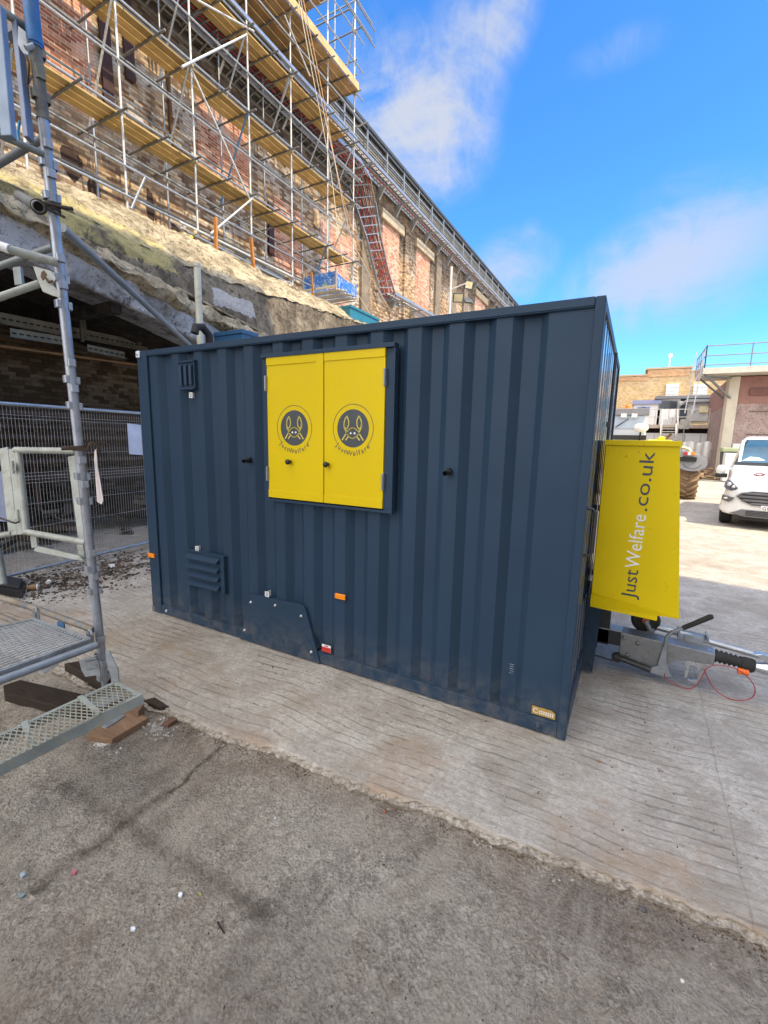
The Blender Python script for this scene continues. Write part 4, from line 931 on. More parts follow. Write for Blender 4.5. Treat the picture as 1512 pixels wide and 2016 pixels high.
# ================================================================ cable ladders
def ladder(name_label, path, wdir, wd, cables, rung=.3, brk=None, grp=None, cabmat=None, skip=False):
    t_ = thing('cable_ladder', name_label, 'cable ladder', group=grp); pts = [Vector(p) for p in path]; W = [Vector(v)*wd/2 for v in wdir]
    for s in (-1, 1):
        m = MB(); P = [p+w_*s for p, w_ in zip(pts, W)]
        for a, b, w_ in zip(P, P[1:], W): m.bar(a, b, .03, .11, w_.cross(b-a))
        build(m, 'side_rail', galv, t_)
    nr = 0; m = MB()
    for k in range(len(pts)-1):
        n = max(1, int((pts[k+1]-pts[k]).length/rung))
        for j in range(n):
            t = (j+.5)/n; c = pts[k].lerp(pts[k+1], t); w_ = W[k].lerp(W[k+1], t); d = (pts[k+1]-pts[k]).normalized(); u = w_.cross(d).normalized()
            m.obox(c, w_, d*.02, u*.012)
            nr += 1
            if nr < 42:
                build(m, 'rung', galv_dull, t_); m = MB()
    if m.v: build(m, 'far_rungs', galv_dull, t_, kind='stuff')
    for j in range(cables):
        f = -0.8+1.6*(j+.5)/cables; off = .045; P = []
        for k, (p, w_) in enumerate(zip(pts, W)):
            d = (pts[min(k+1, len(pts)-1)]-pts[max(k-1, 0)]).normalized(); u = w_.cross(d).normalized()
            if u.z < 0 or (abs(u.z) < .3 and u.x > 0): u = -u
            P.append(p+w_*(f+.03*random.uniform(-1, 1))+u*off)
        m = MB(); m.path(P, .024 if (j % 3) else .016, 6)
        build(m, 'cable', (red_cable if (j % 2) == 0 else black_cable) if cabmat is None else cabmat[j % len(cabmat)], t_)
    if brk:
        for y in brk:
            z = np.interp(y, [p.y for p in pts], [p.z for p in pts]); xo = pts[0].x
            m = MB(); m.prism([(WX, y-.04, z-.06), (xo+wd/2+.12, y-.04, z-.06), (xo+wd/2+.12, y-.04, z-.13), (xo, y-.04, z-.14), (WX+.1, y-.04, z-.6), (WX, y-.04, z-.6)], (0, .08, 0)); build(m, 'bracket', galv, t_, .006)
    return t_
Xd = (1, 0, 0)
ladder('cable ladder full of red cables behind the scaffold, turning down at its far end',
       [(-10.75, 1, 12.35), (-10.75, 9, 12.3), (-10.75, 16.4, 12.35), (-10.85, 17.1, 12.2), (-10.95, 17.75, 11.6), (-10.95, 18.5, 10.5), (-10.95, 19.2, 9.4), (-10.9, 19.9, 8.4)],
       [Xd, Xd, Xd, (.85, .7, .2), (.4, 1.25, .55), (0, 1.4, .6), (0, 1.45, .5), (.2, 1.4, .3)], .85, 9, .3, [2.5, 5, 7.6, 10.2, 12.8, 15.4], 'cable ladders on the brick wall')
ladder('cable ladder on many curved brackets just under the louvred top of the brick building',
       [(-10.8, 12, 12.95), (-10.8, 30, 12.95), (-10.8, 56, 12.95)], [Xd]*3, .7, 7, .3, [y for y in np.arange(17.5, 56, 1.7)], 'cable ladders on the brick wall', [white_p, red_cable, galv_dull, black_cable, white_p])
ladder('short low cable ladder jutting out at the foot of the down-turned red cables', [(-10.8, 19.6, 8.45), (-10.8, 26, 8.6)], [Xd]*2, .8, 5, .25, [20.5, 22.6, 24.8], 'cable ladders on the brick wall', [galv_dull, black_cable, white_p])
ladder('dark empty cable ladder close to the wall beside the red cable ladder', [(-11.0, 1, 11.9), (-11.0, 17, 11.95)], [(.9, 0, .3)]*2, .45, 3, .3, None, 'cable ladders on the brick wall', [black_cable, galv_dull])
for y, z in ((17.1, 11.9), (18.1, 10.8), (19.2, 9.2)):
    pass
# ================================================================ scaffold on the terrace
sc = thing('wall_scaffold', 'tall tube and board scaffold standing on the terrace against the old brick wall', 'scaffold')
FX, IX, SR = -9.6, -10.75, .0242
YS = [2.9, 4.5, 6.27, 8.0, 9.75, 11.42, 13.21, 14.76]
LIFT = [8.05, 10.0, 11.9, 13.45, 15.3]
def stube(p, q, name, mat=galv_white, r=SR, n=8):
    m = MB(); m.tube(p, q, r, n); return build(m, name, mat, sc)
for i, y in enumerate(YS):
    stube((FX, y, 5.7), (FX, y, 18 if y > 9 else 16), 'standard')
    if i == 5: pass
    stube((IX, y+.1, 5.75), (IX, y+.1, 13.2 if i != 2 else 10.9), 'standard', galv)
m = MB()
coup = paint('coupler_gold', (.42, .36, .2), .5, .5, .2, 20)
ncoup = 0
def coupler(c, name='coupler'):
    m = MB(); c = Vector(c); m.obox(c, (.045, 0, 0), (0, .045, 0), (0, 0, .03)); build(m, name, coup, sc)
for li, z in enumerate(LIFT):
    for dz in ((.1, .97) if li < 4 else (0, .5, 1.0)):
        z_ = z+dz-.05
        stube((FX+.05, -2, z_), (FX+.05, 15.1+(.7 if dz and li == 4 else .15), z_), 'ledger' if dz <= .1 else 'guard_rail', galv)
    if li < 4: stube((IX+.05, -2, z-.08), (IX+.05, 15, z-.08), 'ledger', galv_dull)
    if li < 3: stube((IX+.05, -2, z+.95), (IX+.05, 14.9, z+.95), 'ledger', galv_dull)
    for i, y in enumerate(YS):
        stube((FX+.32, y-.06, z-.0), (IX-.3, y-.06, z-.0), 'transom', tube_old if li != 3 else galv)
        if i and i % 2 == 1: coupler((FX+.03, y-.03, z-.02))
        ym = (y+(YS[i+1] if i < 7 else y+.0))/2
        if i < 7: stube((FX+.3, ym, z), (IX-.25, ym, z), 'transom', tube_old)
# lowest rails near the terrace
for z in (7.1, 6.55): stube((FX+.05, -2, z), (FX+.05, 12.9, z), 'guard_rail', galv)
stube((IX+.05, -2, 7.2), (IX+.05, 14, 7.2), 'ledger', galv_dull)
def boards(z, x0, nb, y0, y1, mat, wdt=.222, L=3.9):
    for b in range(nb):
        y = y0-(.0 if b % 2 else 1.3)
        while y < y1:
            ye = min(y+L, y1+.02*b); ys2 = max(y, y0-2)
            m = MB(); xa = x0-b*(wdt+.02); m.box((xa-wdt, ys2+.01, z+.026), (xa, ye-.01, z+.062)); build(m, 'board', mat, sc)
            m2 = None; y += L
for z in (8.05, 10.0): boards(z, FX-.08, 3, 0, 14.65, board_mat, .185)
boards(11.9, FX-.06, 3, 2, 14.3, board_mat, .18)
boards(13.45, FX+.12, 6, 6, 14.72, ply_mat, .225)
boards(15.3, FX+.05, 5, 9, 13.4, ply_mat, .225)
m = MB(); m.box((FX+.15, 5, 13.49), (FX+.19, 14.75, 13.72)); build(m, 'toe_board', wood('toe_board_wood', (.5, .35, .17), (.66, .5, .3)), sc)
m = MB(); m.box((IX-.2, 14.7, 13.49), (FX+.15, 14.74, 13.72)); build(m, 'toe_board', ply_mat, sc)
for xo in (.05,): 
    m = MB(); m.bar((FX+.12-xo*.2, 5, 12.12-xo), (FX+.12-xo*.2, 14.8, 12.12-xo), .05, .09); build(m, 'silver_beam', galv, sc)
for (a, b, mt) in [((378, 140), (495, 400), galv_white), ((388, 0), (500, 62), galv_white), ((610, 150), (560, 30), galv_white)]:
    p, q = atX(*a, FX+.08), atX(*b, FX+.08); stube(p, q, 'brace', mt)
for i, (li, mt) in {1: (0, galv), 2: (1, galv_white), 3: (1, galv), 4: (1, tube_blue), 5: (2, galv), 6: (0, tube_blue), 7: (1, galv)}.items():
    stube((FX, YS[i]-.05, LIFT[li]+(.0)), (IX, YS[i]-.0, LIFT[li]-1.9 if li else 6.0), 'brace', mt)
for i in (3, 4, 5, 6, 7): stube((FX, YS[i]-.05, 11.8), (IX, YS[i], 10.05), 'brace', galv)
stube(atX(498, 390, FX+.1), atX(415, 460, -8.9), 'brace', galv_white)
stube(atX(285, 350, FX+.1), atX(258, 412, -9.0), 'brace', galv)
stube(atX(486, 68, FX+.05), atX(358, 132, FX+1.1), 'brace', galv_white)
# roof birdcage tubes against the sky
for z in (14.1, 14.55, 16.3, 16.75): stube((FX+.05, 14.85, z), (IX-.5, 14.85, z), 'end_rail', galv_dull)
for z in (15.75, 16.25): stube((FX-.02, 8, z), (FX-.02, 16.1, z), 'guard_rail', galv_dull)
stube((IX+.3, 14.8, 15.1), (IX+.3, 14.8, 16.9), 'standard', galv_dull)
stube((FX+.02, 14.8, 16.4), (FX-.3, 14.8, 14.4), 'brace', galv_dull)
stube((FX+.5, 14.9, 12.55), (IX-.2, 14.9, 12.4), 'transom', galv); stube((FX+.5, 14.9, 11.2), (IX-.2, 14.9, 11.2), 'transom', galv_dull)
# ropes hanging from the hoist
for k, (pts, mt, lb) in enumerate([
    ([(588, 0), (612, 130), (650, 330), (672, 500), (700, 570), (742, 640)], paint('pale_rope', (.5, .44, .34), .8), 'pale rope hanging from the scaffold, leftmost of three'),
    ([(597, 0), (632, 170), (662, 330), (690, 440), (740, 560), (784, 632)], paint('orange_rope', (.5, .27, .12), .8), 'orange-brown rope sweeping down in front of the scaffold end'),
    ([(592, 0), (636, 215), (655, 300), (688, 455), (722, 530), (775, 625)], paint('grey_rope', (.42, .4, .37), .8), 'grey rope just left of the orange-brown rope')]):
    P = [atX(px, py, -9.35+.25*i) for i, (px, py) in enumerate(pts)]; m = MB(); m.path(smooth_path(P, 5), .014, 6)
    tag(build(m, 'rope', mt), lb, 'rope', 'ropes hanging down the scaffold')
# things on the terrace
for k, (px0, py0, px1, py1) in enumerate([(352, 436, 575, 545), (362, 440, 578, 548), (372, 446, 560, 545), (354, 448, 555, 548), (366, 455, 565, 556), (378, 462, 560, 556), (388, 468, 575, 560), (345, 458, 540, 548)]):
    p, q = atX(px0, py0, -8.95-.05*(k % 4)), atX(px1, py1, -8.95-.05*(k % 4)); m = MB(); m.tube(p, q, .026, 10, hollow=.005)
    o = build(m, 'scaffold_tube', [galv_white, galv, galv_dull][k % 3]); tag(o, 'long galvanised scaffold tube in the bundle lying along the terrace edge', 'tube', 'bundle of scaffold tubes on the terrace')
for lb, (a, b) in {'orange-brown timber stake, leftmost and tallest on the wall top': ((424, 428), (426, 500)), 'orange-brown timber stake, middle one on the wall top': ((494, 468), (500, 530)), 'thin timber stake in front of the blue bin': ((613, 536), (617, 580))}.items():
    p, q = atX(*a, -8.62), atX(*b, -8.62); m = MB(); w_ = .05 if 'thin' in lb else .075; m.bar(q-Vector((0, 0, .1)), p, w_, w_*.7, (0, 1, 0)); tag(build(m, 'timber_stake', stake_mat), lb, 'stake', 'timber stakes on the wall top')
# short jacks and chain by the tubes
for i, (px, py) in enumerate([(362, 462), (376, 468), (384, 458), (370, 474)]):
    p = atX(px, py, -8.8); m = MB(); m.lathe([(.03, -.012), (.05, -.012), (.05, .012), (.03, .012)], p, (.4, -.9, .2), 14)
    tag(build(m, 'coupler', paint('yellow_coupler', (.55, .45, .02), .5) if i % 2 else coup), ['rusty ring fitting, upper left of the four by the tube bundle', 'yellow ring fitting, upper right of the four by the tube bundle', 'rusty ring fitting, topmost by the tube bundle', 'yellow ring fitting, lowest by the tube bundle'][i], 'fitting', 'ring fittings by the tube bundle')
# blue bin
bn = thing('blue_bin', 'scratched blue open bin on poles at the terrace edge', 'bin')
def blue_m():
    t = NT('scratched_blue'); n = t.noise(9, 8, .75, 1.5); z = t.sep()[2]
    c = t.mix(t.ramp(n, [(.52, 0.), (.6, 1.)]), (.02, .14, .5), (.45, .5, .55))
    c = t.mix(t.ramp(t.noise(2, 5, .6, .8), [(.58, 0.), (.64, .8)]), c, (.35, .42, .1)); return t.fin(c, .5)
bm = blue_m(); BX = -8.75
A0, A1 = atX(661, 533, BX), atX(697, 549, BX); A2, A3 = atX(661, 563, BX), atX(696, 590, BX)
zt0, zb0 = A0.z, A2.z; y0_, y1_ = A0.y, A1.y+.15; xb = atY(597, 541, y0_).x
m = MB(); m.box((xb, y0_, zb0), (BX, y0_+.03, zt0)); build(m, 'end_panel', bm, bn, .004)
m = MB(); m.prism([(BX, y0_, zt0), (BX, (y0_*2+y1_)/3, zt0-.1), (BX, (y0_+2*y1_)/3, zt0-.12), (BX, y1_, zt0-.07), (BX, y1_, zb0-.02), (BX, y0_, zb0)], (-.03, 0, 0)); build(m, 'side_panel', bm, bn, .004)
m = MB(); m.box((xb, y1_, zb0), (BX, y1_+.03, zt0-.05)); m.box((xb, y0_, zb0), (xb+.03, y1_, zt0-.03)); build(m, 'end_panel', bm, bn, .004)
for x_ in (xb, BX): m = MB(); m.box((x_-.03, y0_-.02, zb0-.12), (x_+.03, y0_+.04, zt0+.1)); build(m, 'corner_post', paint('bin_frame', (.3, .26, .24), .6), bn, .004)
m = MB(); m.box((xb, y0_-.025, zb0-.03), (BX, y0_+.02, zb0+.04)); build(m, 'base_rail', paint('cream_paint', (.5, .47, .36), .6), bn, .004)
for k in range(10):
    yk = y0_+.05+k*.11; m = MB(); m.tube((xb-.2, yk, zb0-.09-.03*(k//3)), (BX+.12+.06*(k % 3), yk, zb0-.09-.03*(k//3)), .026, 8, hollow=.005)
    tag(build(m, 'scaffold_tube', galv_white), 'short pale tube in the stack under the blue bin', 'tube', 'tubes stacked under the blue bin')
# teal box edge and blue sheet behind the cabin
for lb, (pa, pb, pc, pd), xx, mt in (('teal steel container top showing just above the cabin roof beyond the wall top', ((690, 600), (745, 628), (745, 650), (690, 630)), -7.6, paint('teal_steel', (.02, .15, .22), .5)),
                                 ('small blue box corner above the cabin roof at left', ((476, 648), (478, 664), (505, 664), (498, 652)), -6.2, paint('blue_box', (.02, .09, .2), .5))):
    P = [atX(*q, xx) for q in (pa, pb, pc, pd)]; y0, y1 = min(p.y for p in P), max(p.y for p in P); z0 = 0 if xx > -7 else 4.6; z1 = P[0].z
    m = MB(); m.box((xx-.7, y0, z0), (xx, y1, z1)); m.box((xx-.72, y0-.02, z1-.07), (xx+.03, y1+.02, z1)); tag(build(m, 'steel_box', mt, None, .01), lb, 'container')
# pale post and black hose end rising behind the cabin
p, q = atX(387, 522, -5.4), atX(394, 666, -5.4); m = MB(); m.tube((q.x, q.y, 0), (p.x, q.y, p.z), .045, 14); m.lathe([(.05, -.02), (.05, .02)], p, (0, 0, 1), 14)
tag(build(m, 'pale_post', paint('cream_tube', (.5, .5, .42), .55, .1, .15, 4, (.25, .2, .12), .5)), 'pale upright tube standing behind the cabin in front of the ledge', 'post')
m = MB(); c = atX(399, 660, -5.0); m.path([c+Vector(v) for v in ((0, -.12, 0), (0, -.1, .08), (0, 0, .1), (0, .1, .02), (0, .12, -.3), (0, .12, -c.z))], .05, 12)
tag(build(m, 'hose', rubber), 'thick dark hose end curling up behind the cabin roof', 'hose')
# floodlight mast
ml_ = thing('floodlight_mast', 'white pole with three floodlights standing beyond the cabin', 'floodlight mast'); MX = -5.0
p = atX(889, 525, MX); m = MB(); m.tube((MX, p.y, 0), (MX, p.y, p.z), .035, 12); m.tube((MX-.05, p.y, p.z-.62), (MX+.45, p.y, p.z-.5), .02, 8); build(m, 'pole', paint('mast_white', (.6, .6, .58), .4), ml_)
def flood(px, py, nrm, s, back=False):
    c = atX(px, py, MX+.1); n_ = Vector(nrm).normalized(); u = n_.cross(Vector((0, 0, 1))).normalized(); v = u.cross(n_)
    m = MB(); m.obox(c, u*s, v*s*.85, n_*s*.25); h = build(m, 'floodlight', paint('flood_body', (.06, .065, .07), .45), ml_, .01)
    m = MB(); m.obox(c+n_*s*.262, u*s*.82, v*s*.66, n_*.004); build(m, 'lamp_glass', paint('flood_glass', (.62, .54, .34), .2), h)
    m = MB(); m.obox(c+n_*s*.27+v*.0, u*s*.3, v*s*.02, n_*.006); build(m, 'led_row', paint('led', (.3, .25, .15), .3), h)
flood(902, 586, (.42, -.8, -.35), .15); flood(922, 561, (.75, -.55, -.3), .14); flood(921, 592, (-.5, .5, -.7), .13)
# ================================================================ mesh fence
fn = thing('mesh_fence', 'galvanised mesh fence panel standing across the undercroft opening', 'fence')
a0, a1 = atZ(-60, 1152, .1), atZ(288, 1068, .1); dd = (a1-a0); dd.z = 0; L = dd.length; du = dd/L; a0.z = 0; up = Vector((0, 0, 1))
L += 1.2
H_ = 2.06
def fp(s, z): return Vector((a0.x, a0.y, 0))+du*s+up*z
m = MB(); m.tube(fp(-2, H_), fp(L, H_), .021, 12); build(m, 'top_tube', galv, fn)
m = MB(); m.tube(fp(-2, .1), fp(L, .1), .021, 12); build(m, 'bottom_tube', galv, fn)
for s in (-2, L-.02): m = MB(); m.tube(fp(s, .02), fp(s, H_), .021, 12); build(m, 'upright', galv, fn)
m = MB(); s = -2
while s < L: m.tube(fp(s, .1), fp(s, H_), .0023, 4, cap=False); s += .0385
for z in (.35, .62, .9, 1.15, 1.19, 1.23, 1.27, 1.5, 1.9, 1.94): m.tube(fp(-2, z), fp(L, z), .0026, 4, cap=False)
build(m, 'wire_mesh', paint('wire_grey', (.42, .42, .41), .5, .3), fn)
for s in (-.4, 2.9): m = MB(); c = fp(s, .06); m.obox(c, Vector((-du.y, du.x, 0))*.36, du*.11, up*.06); build(m, 'foot', rubber, fn, .02)
# signs on the fence
nrm = Vector((du.y, -du.x, 0))
def sheet(px0, py0, px1, py1, label):
    den = nrm.dot(ray(px0, py0)); pl = lambda x_, y_: CAM+ray(x_, y_)*((Vector((a0.x, a0.y, 0))+nrm*.012-CAM).dot(nrm)/nrm.dot(ray(x_, y_)))
    A, B, C_, D_ = pl(px0, py0), pl(px1, py0+4), pl(px1+4, py1+2), pl(px0+4, py1)
    m = MB(); m.prism([A, B, C_, D_], nrm*.002); o = build(m, 'paper_notice', paint('paper', (.62, .64, .75), .6)); tag(o, label, 'notice')
sheet(250, 833, 277, 894, 'blank white notice tied to the mesh fence next to the cabin')
sheet(-30, 925, 9, 1025, 'white sheet on the fence cut off by the left edge of the picture')
# ================================================================ access tower at the left edge
tw = thing('scaffold_tower', 'galvanised access tower at the left edge with blue collar, mesh deck, gate and step', 'scaffold tower')
B0 = atD(205, 1335, 2.93); B1 = atD(62, 20, 2.25)
ax = (B1-B0).normalized()
def pole(py):      # point of the standard seen at image row py
    lo, hi = -.2, 1.3
    for _ in range(40):
        t = (lo+hi)/2; p = B0.lerp(B1, t); d = p-CAM; y = 1008-F*(d.dot(UP))/d.dot(FW)
        if y > py: lo = t
        else: hi = t
    return p
PR = .0255
m = MB(); m.tube(pole(1340), pole(232), PR, 20); std = build(m, 'standard', paint('galv_standard', (.33, .36, .42), .42, .6, .16, 10, (.2, .2, .19), .5, .12), tw)
m = MB(); m.tube(pole(234), pole(92), PR*1.08, 20); m.lathe([(PR*1.2, -.006), (PR*1.2, .006)], pole(234), ax, 20); build(m, 'standard', paint('weathered_spigot', (.15, .15, .145), .65, .3, .3, 14, (.28, .26, .22), .5, .2), tw)
m = MB(); m.tube(pole(95), pole(-160), PR*1.35, 20); m.lathe([(PR*1.5, -.01), (PR*1.5, .01)], pole(84), ax, 20); build(m, 'standard', paint('blue_standard', (.03, .14, .36), .5, .1, .3, 9, (.18, .2, .22), .6, .1), tw)
u_, v_, _ = basis(ax)
fr_ = (CAM-pole(700)); fr_ -= ax*fr_.dot(ax); fr_.normalize(); sd_ = ax.cross(fr_).normalized()   # towards the camera / to its right
if sd_.dot(RT) < 0: sd_ = -sd_
clipm = paint('galv_clip', (.36, .39, .44), .4, .6, .12, 12)
oldclip = paint('old_clip', (.2, .2, .17), .65, .3, .3, 14)
def clip(py, a, mt=clipm):
    """one V-pressing: a bent plate standing off the tube in direction a (degrees from the camera side)"""
    c = pole(py); n_ = fr_*math.cos(R_(a))+sd_*math.sin(R_(a)); t_ = n_.cross(ax).normalized(); h = .02; w_ = .021; r0 = PR*.7; r1 = PR+.014
    m = MB(); P = [(-w_, r0), (-w_, r1-.006), (-w_+.006, r1), (w_-.006, r1), (w_, r1-.006), (w_, r0), (w_-.005, r0), (w_-.005, r1-.007), (w_-.008, r1-.005), (-w_+.008, r1-.005), (-w_+.005, r1-.007), (-w_+.005, r0)]
    m.prism([c+t_*a_+n_*b_-ax*h for a_, b_ in P], ax*h*2); build(m, 'clip', mt, tw, .0015)
for f, s1, f2, s2, mt in ((140, 100, 152, 190, oldclip), (287, 322, 345, 388, clipm), (510, 548, 563, 600, clipm), (715, 747, 765, 798, clipm), (905, 937, 953, 985, clipm), (1087, 1118, 1133, 1162, clipm), (1255, 1290, 1303, 1330, clipm)):
    clip(f, 18, mt); clip(f2, 20, mt)
    for q in (s1, s2): clip(q, -72, mt); clip(q+2, 105, mt)
def T(px, py, d): return atD(px, py, d)
gd2 = paint('tube_grey_green', (.2, .225, .225), .55, .35, .2, 10, (.15, .13, .1), .5, .15)
paleg = paint('gate_pale_grey', (.33, .35, .32), .55, .2, .15, 8, (.22, .19, .14), .6, .15)
def tt(a, b, name, mat=gd2, r=.02, par=tw, n=14, hollow=0):
    m = MB(); m.tube(T(*a), T(*b), r, n, hollow=hollow); return build(m, name, mat, par)
# upper handrail frame
tt((-25, 2, 2.15), (64, 62, 2.3), 'handrail', gd2, .0185)
tt((-25, 255, 2.12), (86, 304, 2.3), 'handrail', gd2, .0165)
tt((-30, 338, 2.5), (92, 268, 2.52), 'cross_tube', tube_old, .02)
m = MB(); m.bar(T(-4, 15, 2.05), T(18, 272, 2.08), .05, .035, FW); build(m, 'frame_bar', paint('bar_blue_grey', (.2, .25, .32), .5, .4, .2, 6), tw, .004)
m = MB(); m.bar(T(33, 45, 2.25), T(57, 275, 2.28), .026, .045, FW); build(m, 'frame_bar', paint('bar_grey_blue', (.16, .19, .26), .45, .4, .15, 8), tw, .004)
m = MB(); m.prism([T(35, 50, 2.2), T(50, 62, 2.2), T(56, 105, 2.2), (T(52, 112, 2.2)), T(42, 100, 2.2), T(34, 85, 2.2)], FW*.012); m.tube(T(51, 95, 2.18), T(66, 90, 2.2), .012, 10); build(m, 'latch_plate', galv_dull, tw, .002)
m = MB(); m.path([T(50, 108, 2.2), T(57, 125, 2.2), T(55, 165, 2.2), T(62, 150, 2.25)], .006, 6); build(m, 'latch_wire', rusty, tw)
m = MB(); m.path([T(38, 240, 2.3), T(35, 262, 2.3), T(39, 285, 2.3)], .007, 5); build(m, 'blue_tie', paint('blue_tie', (.02, .25, .5), .4), tw)
m = MB(); m.bar(T(12, 72, 2.5), T(48, 48, 2.5), .04, .05, FW); build(m, 'cross_tube', tube_old, tw)
# open tube end with its coupler, and the raking brace
a = T(76, 407, 2.15); m = MB(); m.tube(a, a+(a-CAM).normalized()*.5+Vector((-.2, .0, .1)), .0245, 20, hollow=.004); build(m, 'tube_end', tube_old, tw)
m = MB(); c = pole(408); m.lathe([(PR+.001, -.02), (PR+.01, -.02), (PR+.01, .02), (PR+.001, .02)], c, ax, 18); mq = MB(); mq.lathe([(.026, -.02), (.034, -.02), (.034, .02), (.026, .02)], a+(a-CAM).normalized()*.06, (a-CAM).normalized(), 18); build(mq, 'clamp_ring', paint('dark_coupler', (.05, .042, .035), .7, .3, .3, 20, bump=.2), tw)
m.bar(c+fr_*.02, c+fr_*.04+sd_*.09, .025, .012); m.bar(c+fr_*.03-sd_*.03-ax*.02, c+fr_*.035+sd_*.05-ax*.05, .012, .012); m.tube(c+fr_*.035+sd_*.02, c+fr_*.03-sd_*.09, .007, 8)
build(m, 'coupler', paint('dark_coupler', (.05, .042, .035), .7, .3, .3, 20, bump=.2), tw, .002)
p, q = T(122, 448, 2.62), T(365, 672, 5.2); q2 = q+(q-p)*((q.z-.02)/(p.z-q.z))
m = MB(); m.tube(p, q2, .0255, 18); build(m, 'brace', paint('brace_grey', (.27, .3, .32), .5, .35, .18, 6, (.3, .26, .22), .6, .1), tw)
# bracket arm below the coupler
tt((14, 490, 2.3), (112, 517, 2.42), 'bracket_arm', paleg, .0225)
m = MB(); m.path([T(-20, 478, 2.27), T(14, 489, 2.3), T(20, 491, 2.3)], .0235, 12); build(m, 'tape_wrap', white_p, tw)
tt((-15, 529, 2.75), (103, 487, 2.75), 'cross_tube', gd2, .02)
tt((-15, 590, 2.4), (78, 558, 2.45), 'cross_tube', paleg, .0195)
m = MB(); m.bar(T(35, 527, 2.6), T(39, 562, 2.6), .045, .02, FW); build(m, 'strut', gd2, tw, .002)
bpx = [(64, 523), (100, 533), (110, 548), (103, 560), (112, 570), (119, 574), (118, 586), (103, 582), (84, 574), (76, 556)]
m = MB(); m.prism([T(x_, y_, 2.36) for x_, y_ in bpx], FW*.008); build(m, 'bracket_plate', paleg, tw, .002)
m = MB(); m.prism([T(x_, y_, 2.357) for x_, y_ in ((81, 536), (86, 532), (92, 540), (88, 545), (84, 552), (80, 545))], FW*.006); m.path([T(88, 545, 2.35), T(96, 556, 2.35), T(104, 553, 2.35)], .006, 6); build(m, 'bracket_slot', rusty, tw)
# brown coupler with its tag
m = MB(); c = pole(882); m.lathe([(PR+.001, -.014), (PR+.011, -.014), (PR+.011, .014), (PR+.001, .014)], c, ax, 18)
m.bar(c+fr_*.035-sd_*.06, c+fr_*.035+sd_*.05-ax*.005, .012, .022); m.tube(c-sd_*.085+fr_*.03, c-sd_*.055+fr_*.03, .012, 10); m.path([c+sd_*.04+fr_*.02, c+sd_*.06+fr_*.03+ax*.03, c+sd_*.1+fr_*.02+ax*.005, c+sd_*.1+fr_*.02-ax*.03, c+sd_*.05+fr_*.02-ax*.035], .009, 8); m.bar(c+sd_*.02+ax*.04, c+sd_*.13+ax*.02, .014, .014)
build(m, 'coupler', paint('brown_coupler', (.07, .045, .03), .75, .25, .35, 20, bump=.3), tw, .002)
m = MB(); P = [T(186, 888, 2.6), T(189, 884, 2.6), T(192, 920, 2.6), T(196, 940, 2.58), T(203, 985, 2.57), T(200, 993, 2.57), T(191, 988, 2.57), T(187, 930, 2.59), T(185, 905, 2.6)]
m.prism(P, FW*.003); tag(build(m, 'hanging_tag', paint('pale_tag', (.5, .45, .44), .5)), 'narrow pale plastic tag hanging from the brown coupler on the tower', 'tag')
# swing gate
gt_ = (148, 884)
tt((30, 886, 2.95), (150, 888, 2.85), 'gate_rail', paleg, .021)
tt((36, 888, 2.95), (52, 1050, 2.9), 'gate_upright', paleg, .019)
tt((50, 1047, 2.9), (170, 1068, 2.8), 'gate_rail', paleg, .02)
m = MB(); m.bar(T(9, 882, 3.0), T(28, 1054, 2.95), .06, .02, FW); build(m, 'hinge_plate', paleg, tw, .003)
m = MB(); m.bar(T(26, 884, 2.97), T(44, 1052, 2.93), .05, .02, FW); build(m, 'hinge_plate', paleg, tw, .003)
for py in (920, 1015):
    m = MB(); k = (py-884)/168; x_ = 20+18*k; m.tube(T(x_, py-12, 2.9), T(x_+2, py+12, 2.9), .009, 8); m.bar(T(x_-8, py, 2.92), T(x_+8, py, 2.9), .05, .006, FW); build(m, 'hinge', paleg, tw, .001)
m = MB(); m.path([T(0, 1020, 2.9), T(18, 1026, 2.88), T(30, 1030, 2.88), T(38, 1027, 2.9)], .006, 6); build(m, 'cable_tie', black_p, tw)
tt((-20, 1058, 3.0), (24, 1050, 2.95), 'gate_rail', paleg, .018)
m = MB(); m.bar(T(142, 898, 3.0), T(163, 1062, 2.95), .055, .012, FW); build(m, 'flat_bar', paleg, tw, .002)
m = MB(); m.bar(T(66, 1055, 3.0), T(69, 1078, 3.0), .04, .012, FW); m.bar(T(158, 1070, 2.95), T(162, 1098, 2.95), .04, .012, FW); build(m, 'flat_bar', paleg, tw, .002)
m = MB(); m.prism([T(70, 1074, 3.0), T(156, 1094, 2.9), T(165, 1104, 2.9), T(148, 1102, 2.9), T(66, 1085, 3.0)], FW*.012); build(m, 'toe_plate', paleg, tw, .002)
tt((-5, 1080, 3.1), (8, 1150, 3.05), 'gate_upright', gd2, .022)
# ledgers and deck
DZ = .33
pa, pb, pc, pd = T(183, 1238, 2.86), T(62, 1192, 3.3), None, None
tt((184, 1240, 2.86), (64, 1196, 3.0), 'ledger', rust_tube, .021)
tt((64, 1196, 3.0), (-40, 1164, 3.1), 'ledger', rust_tube, .021)
tt((-40, 1197, 3.3), (38, 1228, 3.25), 'ledger', rust_tube, .02)
tt((-60, 1362, 2.2), (190, 1270, 2.72), 'front_tube', paint('front_tube_grey', (.25, .28, .31), .45, .5, .2, 10, (.4, .4, .42), .4, .12), .0225)
m = MB(); m.path([T(80, 1322, 2.48), T(110, 1303, 2.55)], .0235, 12); build(m, 'worn_tape', white_p, tw)
c1, c2, c3, c4 = T(64, 1223, 2.95), T(178, 1263, 2.76), T(-60, 1350, 2.23), T(-60, 1250, 2.7)
dkm = paint('deck_galv', (.55, .58, .62), .45, .3, .15, 12)
